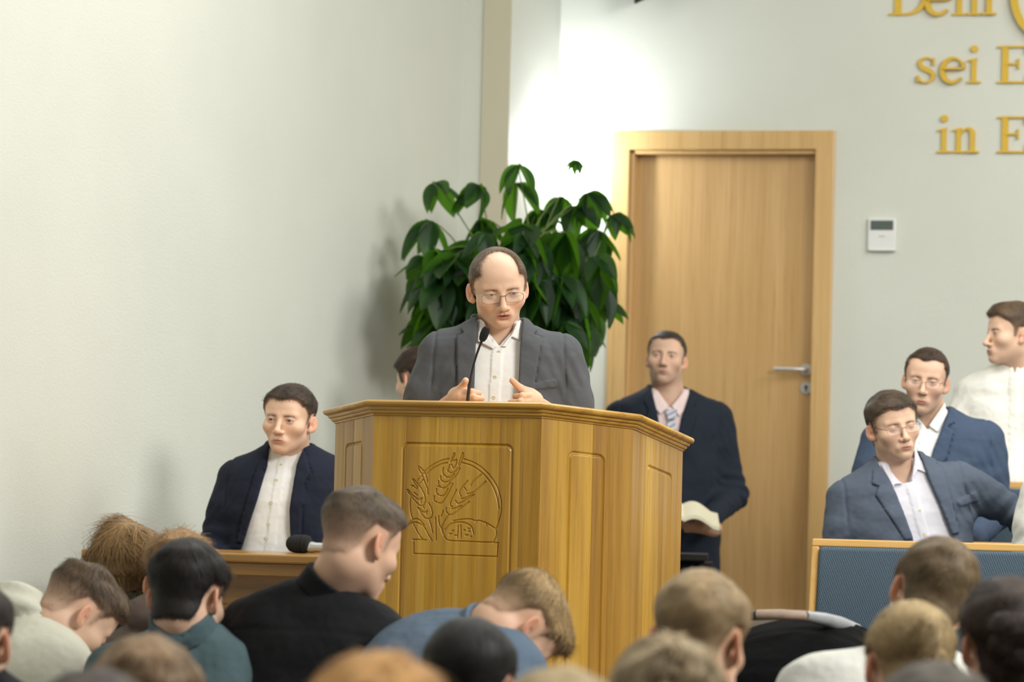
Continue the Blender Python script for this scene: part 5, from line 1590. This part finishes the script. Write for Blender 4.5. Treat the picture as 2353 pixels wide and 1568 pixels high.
WHO['white'] = person('man in a white shirt seen in profile at the right edge, before the wall', (2325, 768, 14.9), (2338, 862, 14.95), hy=-72, hp=0, hr=0, tyaw=-16, floor=FZ - .1, res=.0028, cres=.0065, seed=15,
   q=dict(w=1.0, nose=1.05, nr=.058, stubble=.12, eye=.7, fl=1.0),
   hair=dict(temple=.012, side=.004, top=.014, ns=2400, l0=.006, l1=.016, fade=.45, fa=-.03, fb=.06, quiff=.006), hairc=lin(84, 68, 52),
   cloth=dict(kind='shirt', mat='linen', tw=1.04, off=.012, fold=1.3, belly=.05, placket=(.0, .02), collar='x', ctop=.05, cslope=.30, trous='dark',
     cwedge=[(-.022, .2), (.022, .2), (.006, -.01), (-.006, -.01)], open=[(-.024, .2), (.024, .2), (.006, .0), (-.006, .0)],
     arms=[((-.185, .012, -.085), (-.25, -.02, -.36), (-.10, -.22, -.52)), ((.185, .012, -.085), (.25, -.02, -.36), (.10, -.22, -.52))]))
WHO['hidden'] = person('man with dark brown hair half hidden behind the speaker, left of him', (964, 874, 14.9), (950, 966, 14.95), hy=-142, hp=8, hr=0, tyaw=-80, floor=.53, res=.0032, cres=.009, seed=17,
   q=dict(w=1.0, eye=.6, stubble=.2), hair=dict(temple=.0, side=.010, top=.016, ns=1500, l0=.012, l1=.02, recede=-.004), hairc=lin(50, 36, 28),
   cloth=dict(kind='shirt', mat='navy', off=.016, collar='x', tw=1.0, lyaw=-10, trous='navy'))
person('person at the right edge, only a cream knitted sleeve showing', (2508, 1010, 12.95), (2508, 1090, 13.0), hy=-30, tyaw=-20, floor=.33, res=.0045, cres=.009, seed=19,
   q=dict(stubble=0), hair=dict(top=.03, side=.02, ns=600, l0=.02, l1=.04), hairc=lin(120, 90, 60),
   cloth=dict(kind='sweater', mat='knit', off=.02, arms=[((-.17, .012, -.085), (-.205, -.02, -.31), (-.07, -.22, -.38)), ((.17, .012, -.085), (.235, -.03, -.36), (.13, -.27, -.44))]))

# ------------------------------------------------------------------ the congregation, seen from behind
SHORT = dict(temple=.004, side=.005, top=.016, l0=.007, l1=.020, ns=3000, nape=-.068)
def back(label, head, neck, hairc, mat, kind='shirt', hy=180, hp=12, hr=0, tyaw=180, lean=14, troll=0, hair=None, cloth=None, q=None, seed=30, res=.0034, cres=.009, hs=1.0):
    hd = dict(SHORT); hd.update(hair or {})
    qq = dict(face=False, fine=False, nr=.056); qq.update(q or {})
    if head[2] < 6.5: res = .0055; hd['hh'] = .005; cres = .016; hd['sw'] = .002
    cc = dict(kind=kind, mat=mat, off=.012, trous='trous', lres=.028, btn='button'); cc.update(cloth or {})
    if kind == 'shirt': cc.setdefault('collar', 'x'); cc.setdefault('ctop', .095); cc.setdefault('cslope', .15); cc.setdefault('crad', .059); cc.setdefault('cflare', .22)
    return person(label, head, neck, tyaw=tyaw, lean=lean, troll=troll, hy=hy, hp=hp, hr=hr, hair=hd, hairc=hairc, q=qq, cloth=cc, seed=seed, res=res, cres=cres, hs=hs, legs=False)
FACE = dict(face=True, fine=True, eye=0)
back('person with short dark hair and a black top cut off by the left edge', (-74, 1476, 7.3), (-84, 1600, 7.35), lin(50, 42, 38), 'black', hy=172, hp=6, tyaw=176, lean=8, seed=31, hair=dict(fade=.4, top=.010), q=dict(earout=30))
back('boy in a cream hooded sweatshirt bowing his head at the left edge', (174, 1416, 9.3), (66, 1478, 9.35), lin(86, 70, 54), 'cream', 'hoodie', hy=122, hp=47, hr=0, tyaw=140, lean=42, seed=32, q=dict(FACE), res=.0028,
     hair=dict(top=.015, side=.003, l1=.024, fade=.75, fa=-.03, fb=.065, quiff=.004, edge=.02, lift=.3, tuft=.25), cloth=dict(off=.022))
back('boy with messy light brown hair and a camouflage jacket behind the cream sweatshirt', (294, 1334, 9.9), (308, 1424, 9.9), lin(132, 104, 68), 'camo', hy=186, hp=18, hr=6, tyaw=190, lean=18, seed=33,
     hair=dict(top=.034, side=.028, ns=5200, l0=.05, l1=.075, lift=.16, mess=.10, curl=.10, sw=.0022, tuft=.36, tf=30, nape=-.035, hext=.05), cloth=dict(off=.028, collar='x', ctop=.10, tw=1.1))
back('person in a taupe hooded sweatshirt, head hidden behind the dark-haired boy', (414, 1346, 9.65), (412, 1446, 9.7), lin(140, 108, 72), 'taupe', 'hoodie', hy=175, hp=16, tyaw=180, lean=14, seed=34,
     hair=dict(top=.022, l1=.04, lift=.7, ns=1600, quiff=.0), cloth=dict(off=.016, tw=.74, arms=[((sx * .125, .0, -.085), (sx * .175, -.09, -.33), (sx * .10, -.30, -.42)) for sx in (-1, 1)]))
back('boy with thick straight black hair and a teal shirt, left of the black shirt', (430, 1373, 8.8), (440, 1492, 8.85), lin(34, 30, 29), 'teal', hy=160, hp=14, hr=0, tyaw=172, lean=14, seed=35, res=.003,
     hair=dict(top=.017, side=.007, ns=4500, l0=.016, l1=.034, lift=.12, nape=-.074, tuft=.12, burn=.0), cloth=dict(ctop=.116, cslope=.10, tw=.95), q=dict(FACE))
back('young man in a black shirt with cropped hair, head turned down towards the pulpit', (826, 1250, 8.8), (740, 1398, 8.85), lin(88, 76, 62), 'black', hy=137, hp=22, hr=0, tyaw=152, lean=20, seed=36, res=.0022, cres=.007,
     hair=dict(top=.013, side=.0025, ns=4500, l0=.004, l1=.014, fade=.72, fa=-.03, fb=.075, quiff=.003, edge=.022, recede=-.004, nape=-.066, hh=.003, tuft=.2), q=dict(FACE, earout=24, nr=.052, skin=lin(220, 178, 150)), cloth=dict(ctop=.088, cslope=.3, yoke=1, fold=1.2, tw=.99))
back('boy with tousled fair hair and a denim shirt bowing low before the pulpit', (1186, 1446, 8.5), (1090, 1500, 8.55), lin(124, 102, 74), 'denim', hy=122, hp=66, hr=0, tyaw=140, lean=52, seed=37, res=.0028, q=dict(FACE, skin=lin(214, 172, 144)),
     hair=dict(top=.017, side=.003, l0=.006, l1=.034, ns=5000, lift=.25, fade=.6, fa=-.05, fb=.035, quiff=.008, edge=.02, tuft=.28, tips=lin(176, 148, 104), mess=.25, hext=.05, tf=40), cloth=dict(ctop=.085))
back('person with smooth black hair, blurred in the foreground below the pulpit', (1078, 1424, 7.1, .128), (1084, -.19, 7.15), lin(40, 38, 38), 'dark', hy=172, hp=10, seed=38, hair=dict(top=.015, side=.005, l0=.018, l1=.03, lift=.1, tuft=.06, ns=2500), cres=.012)
back('person with ginger hair, largest blurred head in the foreground', (868, 1520, 4.7, .135), (868, -.20, 4.75), lin(206, 158, 98), 'dark', hy=184, hp=10, seed=39, hair=dict(top=.026, side=.022, l0=.02, l1=.04, lift=.25, tuft=.15, ns=2500), cres=.014, hs=1.02)
back('person with light brown hair, blurred in front of the teal shirt', (334, 1478, 6.2, .128), (334, -.2, 6.25), lin(134, 110, 84), 'dark', hy=180, hp=14, seed=40, hair=dict(top=.022, side=.014, l0=.015, l1=.03, ns=2200), cres=.014)
back('person with dark grey-brown hair, blurred at the bottom left edge', (214, 1556, 5.1, .13), (214, -.2, 5.15), lin(84, 76, 72), 'dark', hy=180, hp=14, seed=41, hair=dict(top=.022, side=.014, ns=2000), cres=.014)
back('person with ash blond hair, only the blurred crown showing at the bottom centre', (1285, 1552, 5.0, .13), (1285, -.2, 5.05), lin(178, 158, 120), 'dark', hy=180, hp=14, seed=42, hair=dict(top=.022, side=.014, ns=2000), cres=.014)
back('woman with braided fair hair and a dark hair tie, blurred in the foreground', (1532, 1482, 6.0, .130), (1532, -.18, 6.05), lin(150, 132, 102), 'dark', hy=184, hp=14, seed=43,
     hair=dict(top=.024, side=.020, l0=.03, l1=.045, lift=.08, ns=3500, nape=-.09, hext=.07, tuft=.25, tf=48,
       lumps=[((.0, .112, .090), (.030, .024, .020)), ((.024, .124, .064), (.024, .022, .018)), ((-.022, .130, .048), (.026, .022, .020)), ((.020, .136, .022), (.024, .020, .020)), ((-.018, .134, -.002), (.024, .020, .020)), ((.012, .132, -.03), (.024, .020, .022)), ((.0, .120, -.065), (.022, .022, .03))]), cres=.012)
back('man with cropped blond hair, red ear and a black top right of the pulpit', (1608, 1318, 7.0, .122), (1640, -.17, 7.05), lin(150, 128, 96), 'black', hy=158, hp=10, hr=-4, tyaw=176, lean=10, seed=44, q=dict(earout=26, skin=lin(222, 178, 148)),
     hair=dict(top=.012, side=.004, l0=.005, l1=.012, fade=.45, fa=-.06, fb=.03, ns=3500), cloth=dict(ctop=.085))
back('man with dark blond hair and a white sweater in front of the empty pew', (2138, 1244, 8.1, .122), (2085, -.175, 8.15), lin(100, 84, 62), 'knit', 'sweater', hy=188, hp=14, hr=-21, tyaw=184, lean=20, troll=-10, seed=45, q=dict(earout=30),
     hair=dict(top=.016, side=.010, l0=.012, l1=.022, ns=4000), cloth=dict(off=.024, tw=1.12))
back('woman with a fair ponytail in front of the man in the white sweater', (2090, 1388, 7.2, .124), (2094, -.18, 7.25), lin(160, 138, 100), 'dark', hy=186, hp=14, hr=-4, seed=46,
     hair=dict(top=.012, side=.007, l0=.03, l1=.05, lift=.05, ns=3800, nape=-.10, hext=.07, tuft=.12, crown=(.01, .14, -.02), crownk=-1, comb=(0, .02, -.01),
       lumps=[((-.006, .142, .050), (.026, .026, .022)), ((-.012, .164, .014), (.018, .020, .040)), ((-.022, .158, -.045), (.024, .022, .055)), ((-.030, .132, -.11), (.022, .020, .05))]), cres=.012)
back('woman with dark hair pinned in a curly bun at the right edge', (2312, 1338, 7.3, .124), (2306, -.17, 7.35), lin(56, 46, 42), 'dark', hy=182, hp=8, seed=47,
     hair=dict(top=.016, side=.008, l0=.025, l1=.04, lift=.12, ns=4200, curl=.8, nape=-.085, hext=.08, tuft=.2,
       lumps=[((-.012, .128, .018), (.056, .034, .036)), ((.024, .138, .028), (.03, .024, .024)), ((-.042, .132, .0), (.030, .024, .026)), ((.030, .130, -.012), (.028, .022, .028)), ((-.012, .128, -.03), (.036, .024, .03))]), cloth=dict(collar=None, hole=.07))
back('person with grey-brown hair, blurred at the bottom edge below the ponytail', (2146, 1540, 5.2, .13), (2146, -.2, 5.25), lin(96, 90, 82), 'dark', hy=180, hp=14, seed=48, hair=dict(top=.022, side=.014, ns=2000), cres=.014)

# stools and benches that carry the seated men on the platform
m_seat = wood('seat_wood', lin(26, 22, 20), lin(34, 29, 26), lin(42, 36, 32), 'x')  # near-black so the seat by the door reads as shadow
def stool(label, who):
    o, k = who
    z0 = o.location.z; hz_ = max(.30, (k['Mt'] @ Vector((0, 0, -.665))).z - z0)
    t = thing('stool', label, 'stool', tuple(o.location), YAW)
    MB().box((0, -.06, hz_ - .02), (.34, .32, .035)).build('seat', m_seat, t, bevel=.006)
    for x in (-.17, .17):
        for y in (-.22, .10): MB().box((x, y, (hz_ - .038) / 2), (.035, .035, hz_ - .038)).build('leg', m_seat, t, bevel=.003)
stool('dark wooden stool under the man sitting at the table', WHO['table'])
stool('dark wooden stool under the man with the book by the door', WHO['door'])
stool('dark wooden stool under the man in the white shirt at the right edge', WHO['white'])
stool('dark wooden stool under the half hidden man left of the speaker', WHO['hidden'])
